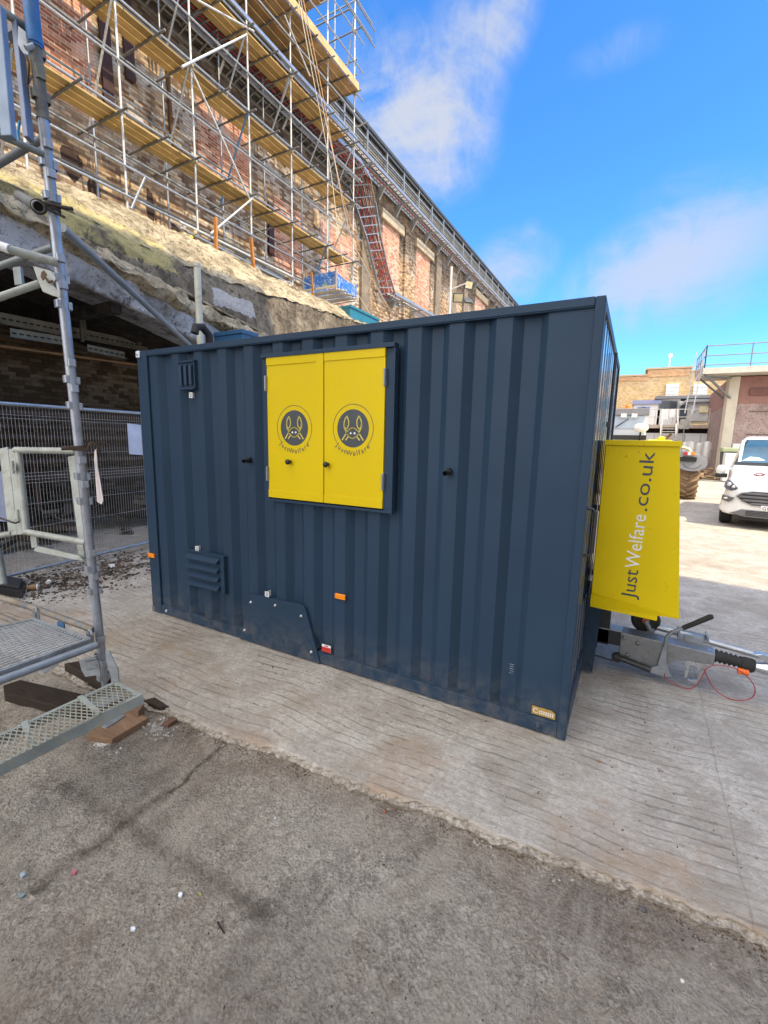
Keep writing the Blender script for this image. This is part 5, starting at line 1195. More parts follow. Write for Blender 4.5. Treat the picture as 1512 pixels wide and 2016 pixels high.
m = MB(); m.bar(c1, c2, .012, .05); m.bar(c2, c3, .02, .045); m.bar(c1, c4, .02, .03); build(m, 'deck_frame', galv_dull, tw, .002)
m = MB(); NS = 19
for k in range(NS):
    t = (k+.5)/NS; a = c1.lerp(c2, t); b = c4.lerp(c3, t); N = 26; pts = []
    for j in range(N+1):
        p = a.lerp(b, j/N); p = p+(c2-c1).normalized()*.0035*(1 if j % 2 else -1)+Vector((0, 0, .004)); pts.append(p)
    for s_, e_ in zip(pts, pts[1:]): m.bar(s_, e_, .0055, .008)
build(m, 'deck_mesh', dkm, tw)
m = MB(); m.prism([c1-Vector((0, 0, .06)), c2-Vector((0, 0, .06)), c3-Vector((0, 0, .06)), c4-Vector((0, 0, .06))], (0, 0, -.004)) if False else None
for (px, py, d, mt) in ((70, 1203, 2.98, galv_dull), (177, 1248, 2.82, galv_dull)):
    m = MB(); c = T(px, py, d); m.path([c+Vector((0, 0, -.07)), c+Vector((0, 0, .01)), c+Vector((.012, -.01, .03)), c+Vector((.035, -.01, .032)), c+Vector((.045, -.01, .01))], .008, 8); m.bar(c-Vector((0, 0, .09)), c+Vector((0, 0, .01)), .045, .006, FW); build(m, 'deck_hook', mt, tw, .001)
m = MB(); m.bar(T(119, 1222, 2.94), T(123, 1250, 2.9), .045, .01, FW); build(m, 'deck_hook', paint('blue_hook', (.02, .13, .3), .5), tw, .001)
# lower node: bracket plates under the deck
m = MB(); m.prism([T(x_, y_, 2.75) for x_, y_ in ((155, 1300), (190, 1292), (196, 1312), (198, 1334), (188, 1330), (168, 1333), (160, 1320))], FW*.01)
m.prism([T(x_, y_, 2.7) for x_, y_ in ((207, 1282), (214, 1280), (232, 1318), (234, 1342), (222, 1345), (208, 1300))], FW*.008); m.tube(T(168, 1300, 2.7), T(190, 1296, 2.72), .012, 10); m.tube(T(170, 1317, 2.7), T(190, 1314, 2.72), .009, 10)
build(m, 'node_bracket', galv_dull, tw, .002)
m = MB(); b_ = pole(1345); m.box((b_.x-.075, b_.y-.075, .03), (b_.x+.075, b_.y+.075, .037)); m.tube((b_.x, b_.y, .03), tuple(pole(1330)), .019, 14); build(m, 'base_plate', galv_dull, tw, .001)
# step tread of expanded metal
Z1 = .12
t1, t2, t3, t4 = T(228, 1340, 2.62), T(281, 1366, 2.42), T(-40, 1524, 1.92), T(-40, 1462, 2.08)
treadm = paint('tread_green_grey', (.27, .3, .29), .6, .25, .2, 9, (.36, .34, .22), .7, .15)
n_ = (t2-t1).cross(t4-t1).normalized(); n_ = n_ if n_.z > 0 else -n_
m = MB(); 
def side(a, b, w_=.026, h=.055):
    d = (b-a).normalized(); i_ = n_.cross(d).normalized(); mid = (t1+t3)/2
    if i_.dot(mid-a) < 0: i_ = -i_
    m.prism([a, a+i_*w_, a+i_*w_-n_*.006, a+i_*.005-n_*.006, a+i_*.005-n_*h, a-n_*h], (b-a))
side(t1, t4); side(t2, t3); side(t1, t2, .02); build(m, 'tread_frame', treadm, tw, .0015)
st_ = []
for f in (.31, .72):
    m = MB(); m.bar(t1.lerp(t4, f)+n_*.004, t2.lerp(t3, f)+n_*.004, .026, .008, n_); build(m, 'tread_bar', treadm, tw, .001)
m = MB(); U = t4-t1; V = t2-t1; nu = 24; nv = 4
for i in range(nu):
    for j in range(nv):
        P = lambda a_, b_: t1+U*(max(0, min(1, a_)))+V*(.06+.88*max(0, min(1, b_)))-n_*.003
        cx, cy = (i+.5)/nu, (j+.5)/nv; hu, hv = .5/nu, .5/nv
        l_, r_, u2, d2 = P(cx-hu, cy), P(cx+hu, cy), P(cx, cy+hv), P(cx, cy-hv)
        for a_, b_ in ((l_, u2), (u2, r_), (r_, d2), (d2, l_)):
            if (a_-b_).length > .002: m.bar(a_, b_, .0048, .003, n_)
build(m, 'expanded_mesh', paint('mesh_galv', (.4, .4, .34), .5, .4, .2, 20), tw)
# timber packing
def timber(pts, z0, z1, label, mat=old_wood, grp='timber packing under the tower'):
    P = [atZ(x_, y_, z1) for x_, y_ in pts]; m = MB(); m.prism([(p.x, p.y, z1) for p in P], (0, 0, z0-z1)); o = build(m, 'timber_block', mat, None, .004); tag(o, label, 'timber block', grp); return o
timber([(170, 1448), (220, 1455), (292, 1413), (258, 1396), (213, 1400)], -.055, .008, 'flat brown board end lying on the ground under the step', plank_wood)
timber([(6, 1349), (40, 1338), (240, 1384), (235, 1400), (200, 1412), (8, 1363)], -.055, .035, 'long dark beam lying under the deck at the left')
timber([(126, 1306), (160, 1300), (218, 1330), (200, 1345)], -.05, .06, 'dark beam behind the foot of the tower')
timber([(282, 1378), (312, 1392), (333, 1390), (305, 1372)], -.055, .012, 'short dark block at the right end of the step')
timber([(252, 1390), (272, 1400), (284, 1386), (268, 1378)], -.01, .05, 'small brown block wedged under the right end of the step', plank_wood)
timber([(318, 1424), (330, 1427), (350, 1414), (340, 1410)], -.055, -.01, 'half red-brown brick beside the short dark block', paint('halfbrick', (.14, .075, .05), .9, 0, .3, 14))
P = [atZ(x_, y_, .01) for x_, y_ in ((200, 1432), (210, 1434), (230, 1422), (247, 1410), (238, 1408), (215, 1418))]
m = MB(); m.prism([(p.x, p.y, .009) for p in P], (0, 0, .006)); tag(build(m, 'metal_plate', galv_dull), 'thin grey metal plate lying on the flat board end', 'metal plate')
# black crate and paper cup by the fence
cr_ = atZ(20, 1180, .0); c = thing('black_crate', 'black plastic crate lid lying by the fence at the left edge', 'crate')
m = MB(); P = [atZ(x_, y_, .0) for x_, y_ in ((-30, 1168), (45, 1180), (52, 1160), (-20, 1148))]; m.prism([(p.x, p.y, .01) for p in P], (0, 0, .09)); build(m, 'body', black_p, c, .01)
m = MB(); ctr = sum((Vector((p.x, p.y, 0)) for p in P), Vector())/4; m.prism([Vector((p.x, p.y, .1)).lerp(Vector((ctr.x, ctr.y, .1)), .12) for p in P], (0, 0, .03)); build(m, 'lid', paint('black_lid', (.03, .032, .036), .5), c, .01)
a_, b_ = atZ(54, 1158, .03), atZ(74, 1156, .03); cp = thing('paper_cup', 'brown paper cup with a white rim lying on the rubble', 'cup')
m = MB(); m.tube(a_, b_, .026, 16, .036); build(m, 'cup', paint('kraft_brown', (.3, .17, .08), .7), cp)
m = MB(); d_2 = (b_-a_).normalized(); m.tube(b_-d_2*.004, b_+d_2*.006, .039, 16, .039); build(m, 'rim', white_p, cp)
def scrap(px, py, s, label, mat):
    p = atZ(px, py, .03); m = MB(); 
    vs = [(p.x+random.uniform(-s, s), p.y+random.uniform(-s, s)*.6, p.z+random.uniform(-.01, .04)) for _ in range(4)]
    for k in range(6): m.add([(p.x+random.uniform(-s, s), p.y+random.uniform(-s, s)*.6, p.z+random.uniform(-.02, .035)) for _ in range(3)], [(0, 1, 2)])
    o = build(m, 'plastic_scrap', mat); mo = o.modifiers.new('solid', 'SOLIDIFY'); mo.thickness = .003; tag(o, label, 'scrap')
scrap(95, 1147, .05, 'white torn plastic scrap near the paper cup', white_p)
scrap(50, 1142, .04, 'pale scrap between the crate and the fence', paint('dull_white', (.4, .42, .44), .6))
scrap(220, 1115, .05, 'white and orange torn scrap on the rubble near the cabin', white_p)
# ================================================================ the sunlit yard to the right
# far brick works
fb = brick('far_brick', (.5, .34, .16), (.58, .42, .22), (.5, .42, .3), 'XZ', .3, .15, bump=.3, smear=.12)
FYY = 50
p0, p1, p2 = atY(1218, 742, FYY), atY(1276, 728, FYY), atY(1359, 724, FYY)
fw_ = thing('far_brick_works', 'far sunlit yellow brick works wall with stepped parapet and white shuttered windows', 'building')
m = MB(); m.box((p0.x-30, FYY, -.1), (p1.x, FYY+8, p0.z)); m.box((p1.x, FYY, -.1), (p2.x, FYY+8, p1.z)); m.box((p2.x, FYY, -.1), (p2.x+40, FYY+8, p0.z+.2)); build(m, 'wall', fb, fw_)
cop = paint('coping', (.42, .33, .22), .8)
rb = brick('far_red_brick', (.5, .27, .13), (.55, .33, .17), (.5, .4, .28), 'XZ', .2, .1, bump=.3, smear=.1)
z2 = atY(1300, 748, FYY).z
m = MB(); m.box((p0.x-30, FYY-.1, p0.z), (p1.x, FYY+8, p0.z+.15)); m.box((p1.x-.2, FYY-.12, p1.z), (p2.x+.2, FYY+8, p1.z+.15)); m.box((p2.x, FYY-.1, p0.z+.2), (p2.x+40, FYY+8, p0.z+.35)); build(m, 'coping', cop, fw_)
m = MB(); m.box((p0.x-30, FYY-.05, z2), (p1.x, FYY-.003, p0.z-.05)); m.box((p1.x+.004, FYY-.06, z2+.3), (p2.x, FYY-.004, p1.z-.05)); build(m, 'parapet_band', rb, fw_)
wsh = paint('white_shutter', (.7, .72, .74), .5)
for a, b in (((1312, 757), (1334, 782)), ((1366, 757), (1390, 782))):
    A, B = atY(*a, FYY), atY(*b, FYY); m = MB(); m.box((A.x, FYY-.25, B.z), (B.x, FYY+.1, A.z)); s = build(m, 'shuttered_window', wsh, fw_)
    m = MB(); 
    for k in range(3): m.box((A.x, FYY-.27, B.z+(A.z-B.z)*(k+.8)/4), (B.x, FYY-.251, B.z+(A.z-B.z)*(k+.8)/4+.05))
    build(m, 'shutter_rib', frame_w, s); m = MB(); m.box((A.x-.2, FYY-.3, B.z-.12), (B.x+.1, FYY, B.z)); build(m, 'sill', frame_w, s)
a = atY(1317, 724, FYY+2); m = MB(); m.box((a.x-.05, FYY+1.8, a.z-1), (a.x+.05, FYY+1.9, a.z+1.0)); m.ball((a.x, FYY+1.9, a.z+1.1), .2, 10); build(m, 'aerial', white_p, fw_)
# white cabins in front
def quadbox(name, label, cat, pa, pb, Y, depth, mat, grp=None, z0=None):
    A, B = atY(*pa, Y), atY(*pb, Y); t_ = thing(name, label, cat, group=grp)
    m = MB(); m.box((A.x, Y, B.z if z0 is None else z0), (B.x, Y+depth, A.z)); build(m, 'body', mat, t_, .02); return t_, A, B
whitew = paint('white_wall', (.66, .67, .68), .6, 0, .05, 2)
c1_, A, B = quadbox('portable_cabin', 'white portable cabin with a blue sign panel, left of the row of windows', 'portable cabin', (1248, 793), (1297, 838), 43, 4, whitew)
m = MB(); m.box((A.x-.1, 42.8, A.z-.12), (B.x, 47, A.z+.18)); build(m, 'roof_trim', paint('blue_trim', (.22, .25, .42), .5), c1_)
S0, S1 = atY(1255, 802, 42.9), atY(1278, 815, 42.9); m = MB(); m.box((S0.x, 42.9, S1.z), (S1.x, 42.99, S0.z)); sg = build(m, 'blue_sign', paint('sign_blue', (.06, .16, .55), .5), c1_)
m = MB(); m.box((S0.x+(S1.x-S0.x)*.42, 42.88, S1.z+.12), (S0.x+(S1.x-S0.x)*.66, 42.899, S0.z-.12)); 
for k in range(2): m.box((S0.x+(S1.x-S0.x)*.3, 42.87, S1.z+.25+k*.22), (S0.x+(S1.x-S0.x)*.68, 42.878, S1.z+.33+k*.22))
build(m, 'emblem', darkgrey, sg)
c2_, A, B = quadbox('portable_cabin', 'white portable cabin with a strip of three dark windows', 'portable cabin', (1297, 786), (1334, 838), 43, 4, whitew)
m = MB(); m.box((atY(1290, 786, 42.8).x, 42.7, A.z), (atY(1408, 786, 42.8).x, 47, A.z+.22)); build(m, 'roof_edge', paint('dark_roof_edge', (.15, .15, .17), .6), c2_)
for k in range(3):
    W0, W1 = atY(1299+k*11.5, 790, 42.9), atY(1309+k*11.5, 804, 42.9); m = MB(); m.box((W0.x-.05, 42.93, W1.z-.05), (W1.x+.05, 42.98, W0.z+.05)); wf = build(m, 'window', frame_w, c2_)
    m = MB(); m.box((W0.x, 42.9, W1.z), (W1.x, 42.929, W0.z)); build(m, 'pane', glass_d, wf)
c3_, A, B = quadbox('open_shelter', 'grey open-fronted shelter at the right end of the white cabins', 'shelter', (1338, 790), (1404, 829), 41.5, 5, paint('shelter_grey', (.38, .39, .4), .6, 0, .1, 2))
m = MB(); a, b = atY(1338, 796, 41.2), atY(1352, 786, 41.2); e = atY(1408, 785, 41.2); m.prism([a, b, e, e-Vector((0, 0, .2)), b-Vector((0, 0, .2)), a-Vector((0, 0, .2))], (0, 5, 0)); build(m, 'roof', paint('shelter_roof', (.22, .23, .26), .5), c3_)
for pa, pb, mt, nm in (((1360, 798), (1370, 810), frame_w, 'panel'), ((1378, 800), (1393, 812), paint('cream_board', (.65, .58, .35), .6), 'panel'), ((1340, 797), (1350, 829), glass_d, 'opening')):
    W0, W1 = atY(*pa, 41.4), atY(*pb, 41.4); m = MB(); m.box((W0.x, 41.4, W1.z), (W1.x, 41.49, W0.z)); build(m, nm, mt, c3_)
# raised deck with railing and stairs before the cabins
rd = thing('raised_walkway', 'long raised walkway with thin railings and a short stair in front of the white cabins', 'walkway')
ZD = atY(1300, 836, 39.5).z; xa, xb_ = atY(1255, 836, 39.5).x, atY(1405, 836, 39.5).x
m = MB(); m.box((xa, 39.5, ZD-.25), (xb_, 42.9, ZD)); build(m, 'deck', paint('deck_rust', (.4, .33, .28), .7, 0, .2, 3), rd)
m = MB(); m.box((xa, 40.4, ZD-1.0), (xb_, 42.8, ZD-.25)); build(m, 'shade_block', soffit_m, rd)  # dark block standing in for the shade under the deck
m = MB(); m.box((xa-6, 39.9, -.1), (xb_+2, 40.3, ZD-.6)); build(m, 'plinth_wall', whitew, rd)
x = xa; railm = paint('thin_rail', (.5, .48, .45), .5, .3)
while x < xb_: m = MB(); m.box((x-.03, 39.5, ZD), (x+.03, 39.56, ZD+1.1)); build(m, 'rail_post', railm, rd); x += 1.1
m = MB()
for z in (.55, 1.1): m.box((xa, 39.5, ZD+z-.025), (xb_, 39.55, ZD+z+.025))
build(m, 'rail', railm, rd)
sx0, sx1 = atY(1302, 838, 38.8).x, atY(1332, 838, 38.8).x
for xx in (sx0, sx1): m = MB(); m.bar((xx, 37.5, ZD-1.2), (xx, 39.5, ZD), .08, .2); m.bar((xx, 37.5, ZD-.2), (xx, 39.5, ZD+1.1), .05, .05); m.box((xx-.04, 37.5, -.1), (xx+.04, 37.6, ZD-.1)); build(m, 'stair_string', railm, rd)
for k in range(6): m = MB(); m.box((sx0, 37.6+k*.32, ZD-1.15+k*.2), (sx1, 37.85+k*.32, ZD-1.1+k*.2)); build(m, 'stair_tread', railm, rd)
for k, (pa, pb) in enumerate([((1303, 806), (1316, 826)), ((1317, 806), (1328, 822))]):
    W0, W1 = atY(*pa, 39.3), atY(*pb, 39.3); m = MB(); m.box((W0.x, 39.25, W1.z), (W1.x, 39.33, W0.z)); m.box((W0.x+.05, 39.33, ZD-.02), (W0.x+.1, 39.4, W1.z+.1)); tag(build(m, 'notice_board', whitew, None, .01), ['larger white board on the walkway railing', 'smaller white board on the walkway railing'][k], 'notice board')
# white sheeting fence below
sf = thing('sheeted_fence', 'low fence covered with pale sagging sheeting below the walkway', 'fence')
def sheet_m():
    t = NT('white_sheeting'); t.bump(t.noise(1.5, 5, .6, 1), .8, .15); return t.fin(t.ramp(t.noise(.8, 4), [(.3, (.62, .6, .57)), (.7, (.75, .74, .71))]), .7)
A, B = atY(1258, 866, 36), atY(1403, 930, 36); shm = sheet_m()
m = MB(); n = 40; top = []; 
for k in range(n+1):
    x = A.x+(B.x-A.x)*k/n; top.append((x, 36+.12*math.sin(k*1.7)+.06*math.sin(k*.6), A.z-.12*abs(math.sin(k*.35))))
m.loft([[(x, y, z) for x, y, z in top], [(x, y+.05*math.sin(x*3), z*.5) for x, y, z in top], [(x, y, 0) for x, y, z in top]], close=False); o = build(m, 'sheeting', shm, sf); mo = o.modifiers.new('solid', 'SOLIDIFY'); mo.thickness = .02
for k in range(6): x = A.x+(B.x-A.x)*k/5; m = MB(); m.tube((x, 36.2, 0), (x, 36.2, A.z+.4), .03, 8); build(m, 'post', galv, sf)
m = MB(); a = atY(1348, 835, 34); b = atY(1345, 895, 34); m.tube((a.x, 34, 0), (a.x, 34, a.z), .03, 8)
sp = thing('site_sign', 'small grey sign on a thin pole in front of the pale sheeting', 'sign'); build(m, 'pole', galv_dull, sp)
m = MB(); m.box((a.x-.25, 33.95, a.z-.3), (a.x+.25, 33.97, a.z+.3)); build(m, 'sign_panel', paint('sign_grey', (.3, .3, .29), .6, 0, .3, 8), sp)
# lorry behind the locker
lo = thing('lorry', 'silver-grey lorry cab with orange beacon and diagonal wiper behind the yellow locker', 'lorry'); LYY = 21
A, B = atY(1190, 806, LYY), atY(1270, 866, LYY); gz_ = paint('lorry_silver', (.55, .57, .6), .35, .3, .06, 3); 
m = MB(); m.box((A.x, LYY, .6), (B.x, LYY+2, A.z)); build(m, 'cab', gz_, lo, .06)
m = MB(); m.box((A.x-.05, LYY-.12, A.z-.25), (B.x+.05, LYY+.4, A.z+.02)); build(m, 'sun_visor', paint('visor', (.2, .2, .22), .4), lo, .02)
G0, G1 = atY(1190, 818, LYY-.02), atY(1266, 845, LYY-.02); m = MB(); m.box((G0.x, LYY-.03, G1.z), (G1.x, LYY+.02, G0.z)); ws = build(m, 'windscreen', paint('pale_glass', (.35, .42, .52), .12, 0, .2, 1.5), lo, .02)
m = MB(); m.bar(atY(1212, 841, LYY-.06), atY(1238, 824, LYY-.06), .03, .03); build(m, 'wiper', black_p, lo)
m = MB(); a, b = atY(1190, 856, LYY-.1), atY(1272, 866, LYY-.1); m.box((a.x, LYY-.15, b.z), (b.x, LYY+.1, a.z)); build(m, 'grille_bar', black_p, lo, .01)
m = MB(); m.box((a.x, LYY-.3, .4), (b.x, LYY+.2, 1.1)); build(m, 'bumper', black_p, lo, .04)
for xx in (a.x+.3, b.x-.25): m = MB(); m.lathe([(.3, -.14), (.48, -.15), (.5, -.1), (.5, .1), (.48, .15), (.3, .14)], (xx, LYY+1.2, .5), (1, 0, 0), 24); w_ = build(m, 'wheel', rubber, lo)
m = MB(); a = atY(1236, 806, LYY+.4); m.lathe([(.1, 0), (.1, .16), (.06, .22), (.0005, .23)], (a.x, LYY+.5, A.z), (0, 0, 1), 14); build(m, 'beacon', paint('orange_beacon', (.8, .18, .02), .3), lo)
for px in (1228, 1249): a = atY(px, 817, LYY-.15); m = MB(); m.box((a.x-.1, LYY-.16, a.z-.1), (a.x+.1, LYY-.1, a.z+.05)); build(m, 'visor_lamp', white_p, lo, .01)
a = atY(1262, 842, LYY-1); m = MB(); m.ball(a, .26, 14, (1, .35, .7)); mr = build(m, 'round_mirror', white_p, lo); m = MB(); m.tube(a, (a.x, LYY-.1, a.z-.8), .03, 8); build(m, 'mirror_arm', black_p, lo)
# tractor: yellow bonnet, grey mudguard, chevron tyre
tr = thing('tractor', 'yellow wheeled loader with grey mudguard, red and orange lamps and a muddy chevron tyre', 'loader'); TY = 17.6
yb_ = paint('loader_yellow', (.75, .6, .02), .4)
a, b = atY(1272, 869, TY+1.5), atY(1322, 862, TY+1.5); m = MB(); m.box((a.x, TY+.9, .9), (b.x, TY+3.2, b.z-.08)); m.box((a.x+.35, TY+1.2, b.z-.1), (b.x-.2, TY+2.6, b.z+.04)); build(m, 'bonnet', yb_, tr, .06)
m = MB(); a = atY(1312, 868, TY+1.5); m.path([(a.x, TY+1.5, a.z-.1), (a.x+.02, TY+1.5, a.z+.12), (a.x+.12, TY+1.5, a.z+.25)], .05, 10); build(m, 'exhaust', rusty, tr)
m = MB(); c = atY(1345, 885, TY+.5); m.path([(c.x-.5, TY+.5, c.z), (c.x-.2, TY+.5, c.z+.12), (c.x+.15, TY+.5, c.z+.02), (c.x+.32, TY+.5, c.z-.25)], .05, 8); build(m, 'mudguard_rim', paint('pale_yellow', (.6, .55, .3), .5), tr)
tyre_m = paint('muddy_tyre', (.3, .2, .12), .9, 0, .25, 8, (.12, .08, .05), .6, .3)
cz, rad = .68, .68; xr = atY(1376, 955, TY).x; xl_ = xr-.62
for X0_, main in ((xl_, 1), (xl_-1.5, 0)):
    m = MB(); m.lathe([(.3, -.27), (rad-.1, -.3), (rad-.03, -.25), (rad-.02, 0), (rad-.03, .25), (rad-.1, .3), (.3, .27)], (X0_+.31, TY+rad, cz), (1, 0, 0), 40)
    for k in range(20):
        a0_ = k*2*math.pi/20
        for s in (-1, 1):
            pts = []
            for j in range(4):
                f = j/3; aa = a0_+(.157 if s > 0 else 0)+.2*f; xx = X0_+.31+s*(.02+.28*f); rr = rad+.03-.04*f*f
                pts.append((xx, TY+rad-rr*math.cos(aa), cz+rr*math.sin(aa)))
            m.path(pts, .042, 5)
    ty = build(m, 'tyre', tyre_m, tr)
    m = MB(); m.lathe([(.05, .2), (.28, .22), (.31, .27), (.3, -.27), (.05, -.2)], (X0_+.31, TY+rad, cz), (1, 0, 0), 24); build(m, 'rim', yb_, ty)
mud = paint('grey_mudguard', (.33, .33, .35), .55, 0, .1, 5)
cc = atY(1362, 911, TY-.1); m = MB(); rg = []
for k, (sx_, dz) in enumerate(((.0, 0), (.36, 0), (.42, .06))):
    rg.append([(cc.x+(.41 if k else .41)*(1-k*.0)*math.cos(a_)*(1 if k != 2 else 1.02), TY-.18+k*.12, cc.z+.27*math.sin(a_)*(1 if k != 2 else 1.03)) for a_ in [2*math.pi*i/28 for i in range(28)]])
m.loft(rg); gd = build(m, 'mudguard', mud, tr)
m = MB(); m.path([(cc.x+.24*math.cos(a_), TY-.2, cc.z-.02+.15*math.sin(a_)) for a_ in [math.pi*1.05+i*math.pi*.9/12 for i in range(13)]], .012, 6); build(m, 'pressed_ring', paint('mud_dark', (.2, .2, .22), .6), gd)
a, b = atY(1326, 888, TY-.3), atY(1368, 890, TY-.3); m = MB(); m.box((a.x, TY-.3, b.z-.13), (b.x, TY-.2, b.z+.02)); lb_ = build(m, 'lamp_bar', galv_dull, tr, .005)
for k, mt in enumerate((red_p, white_p, amber)):
    c = atY(1350+k*7.2, 893, TY-.31); m = MB(); m.box((c.x-.058, TY-.32, c.z-.05), (c.x+.058, TY-.3, c.z+.05)); build(m, 'tail_lamp', mt, lb_, .004)
m = MB(); m.box((a.x, TY-.28, b.z-.3), (a.x+.65, TY-.1, b.z-.16)); build(m, 'hitch_bar', black_p, tr, .01)
# silo building with corner column and railed roof walk
si = thing('silo_building', 'stained pinkish concrete silo building with pale corner column and railed roof walkway', 'building')
SY = 31; c0 = atY(1412, 938, SY); topz = atY(1440, 742, SY).z; xc = c0.x
stain = rough_concrete('silo_concrete', (.36, .27, .25), (.41, .33, .31), (.28, .21, .2)); redb = paint('silo_red', (.24, .12, .1), .75, 0, .15, 2, (.16, .09, .08), .4)
far = atY(1383, 905, SY+10)
xR = xc+16; zc_ = atY(1450, 795, SY).z; mp = []
m = MB(); m.prism([(xc, SY, -.1), (xR, SY+1.0, -.1), (xR, SY+12, -.1), (far.x, SY+10, -.1)], (0, 0, zc_+.1)); build(m, 'wall', stain, si)
m = MB(); m.prism([(xc, SY-.01, zc_), (xR, SY+.99, zc_), (xR, SY+12, zc_), (far.x-.02, SY+10, zc_)], (0, 0, topz-zc_)); build(m, 'red_band', redb, si)
m = MB(); m.prism([(xc+.9, SY+.0, topz-1.0), (xR, SY+.93, topz-1.0), (xR, SY+.9, topz-.65), (xc+.9, SY-.03, topz-.65)], (0, -.02, 0)); build(m, 'dark_band', paint('dark_red_band', (.14, .06, .05), .7), si)
k0, k1 = atY(1411, 925, SY-.3), atY(1434, 925, SY-.3); m = MB(); m.prism([(xc-.05, SY-.15, -.1), (k1.x, SY-.15, -.1), (k1.x, SY+.2, -.1), (xc-.1, SY+.5, -.1)], (0, 0, topz+.1)); build(m, 'corner_column', paint('cream_column', (.48, .44, .36), .8, 0, .1, 1.5, (.34, .3, .26), .4), si, .02)
m = MB(); 
for k in range(4): z = topz*(.22+.22*k); m.box((xc+.9, SY-.02+.03, z), (xR, SY+.0, z+.04)) if False else m.prism([(xc+1, SY+.03, z), (xR, SY+.97, z), (xR, SY+.93, z+.05), (xc+1, SY-.01, z+.05)], (0, -.012, 0))
build(m, 'pour_joint', paint('joint_dark', (.17, .12, .11), .8), si)
wk = galv_dull; zt_ = topz+.05
ex = atY(1384, 742, SY-1.6)
m = MB(); m.prism([(ex.x, SY-1.3, zt_), (xR, SY-1.0, zt_), (xR, SY+2, zt_), (ex.x, SY+2, zt_)], (0, 0, .3)); build(m, 'roof_slab', paint('pale_slab', (.5, .47, .42), .7, 0, .15, 3), si)
for (a, b) in (((ex.x+.1, SY-1.2, zt_), (xc+.1, SY-.1, zt_-1.2)), ((ex.x+.1, SY+.8, zt_), (xc-.1, SY+.9, zt_-1.1)), ((ex.x, SY-1.2, zt_-.12), (xc, SY-.2, zt_-.12))): m = MB(); m.bar(a, b, .09, .09); build(m, 'bracket', tube_old, si)
rail_t = paint('rail_grey', (.22, .22, .26), .5, .4)
zr_ = zt_+.3; PA, PB, PC = Vector((ex.x+.05, SY+3, zr_)), Vector((ex.x+.05, SY-1.25, zr_)), Vector((xR, SY-.95, zr_))
for P_, Q_, n in ((PA, PB, 4), (PB, PC, 9)):
    for k in range(n+1):
        c = P_.lerp(Q_, k/n); m = MB(); m.tube(c, c+Vector((0, 0, 1.15)), .03, 6); build(m, 'rail_post', rail_t, si)
    for z in (.15, .62, 1.12): m = MB(); m.tube(P_+Vector((0, 0, z)), Q_+Vector((0, 0, z)), .028, 6); build(m, 'rail', rail_t, si)
a = atY(1383, 700, SY); 
for dx in (0, .35): m = MB(); m.bar((ex.x-.35+dx, SY-.9, zt_+1.2), (ex.x-.55+dx, SY-.9, zt_-2.0), .05, .05); build(m, 'ladder_rail', paint('pale_ladder', (.42, .42, .43), .5, .3), si)
a = atY(1466, 727, SY-.1); m = MB(); m.box((a.x-.12, SY-.15, a.z-.3), (a.x+.2, SY+.3, a.z+.05)); build(m, 'lamp', white_p, si, .03)
# clutter at the silo foot
for i, (px, py, w_, h, lb, mt) in enumerate([(1403, 893, .7, 1.0, 'white chest box beside the silo column', whitew), (1446, 884, 1.1, 1.0, 'dark wheeled bin with a dull green lid behind the van', paint('bin_dark', (.05, .05, .055), .6))]):
    p = atY(px, 930, 29); 
    if i == 0: continue
    t_ = thing('wheeled_bin', lb, 'bin'); m = MB(); m.prism([(p.x-.5, 29, .05), (p.x+.45, 29, .05), (p.x+.6, 29, 1.5), (p.x-.6, 29, 1.5)], (0, .9, 0)); build(m, 'body', mt, t_, .03)
    m = MB(); m.box((p.x-.65, 28.95, 1.5), (p.x+.65, 29.95, 1.72)); build(m, 'lid', paint('bin_lid', (.3, .34, .2), .5), t_, .04)
p = atY(1436, 920, 28); m = MB(); m.box((p.x-.22, 28, .05), (p.x+.25, 28.7, 1.45)); tag(build(m, 'white_box', whitew, None, .03), 'white cabinet at the silo foot behind the van mirror', 'cabinet')
p = atY(1449, 877, 30.6); m = MB(); m.box((p.x-.1, 30.9, p.z-.25), (p.x+.5, 31.06, p.z+.1)); tag(build(m, 'wall_sign', whitew, None, .01), 'small white sign on the silo wall above the bin', 'sign')
clm = gmat('timber_scraps', [(.45, .3, .16), (.3, .2, .12), (.5, .4, .28), (.2, .14, .1), (.4, .22, .12)], 3)
m = MB(); random.seed(3)
for k in range(46):
    p = atZ(random.uniform(1376, 1432), random.uniform(930, 946), 0); q = Matrix.Rotation(random.uniform(0, 6), 3, 'Z') @ Matrix.Rotation(random.uniform(-.4, .4), 3, 'X'); s = random.uniform(.2, .9)
    m.obox((p.x, p.y, random.uniform(.05, .45)), q @ Vector((s, 0, 0)), q @ Vector((0, .09, 0)), q @ Vector((0, 0, .04)))
tag(build(m, 'timber_scraps', clm), 'heap of timber offcuts and scrap at the foot of the silo building', 'debris', kind='stuff')
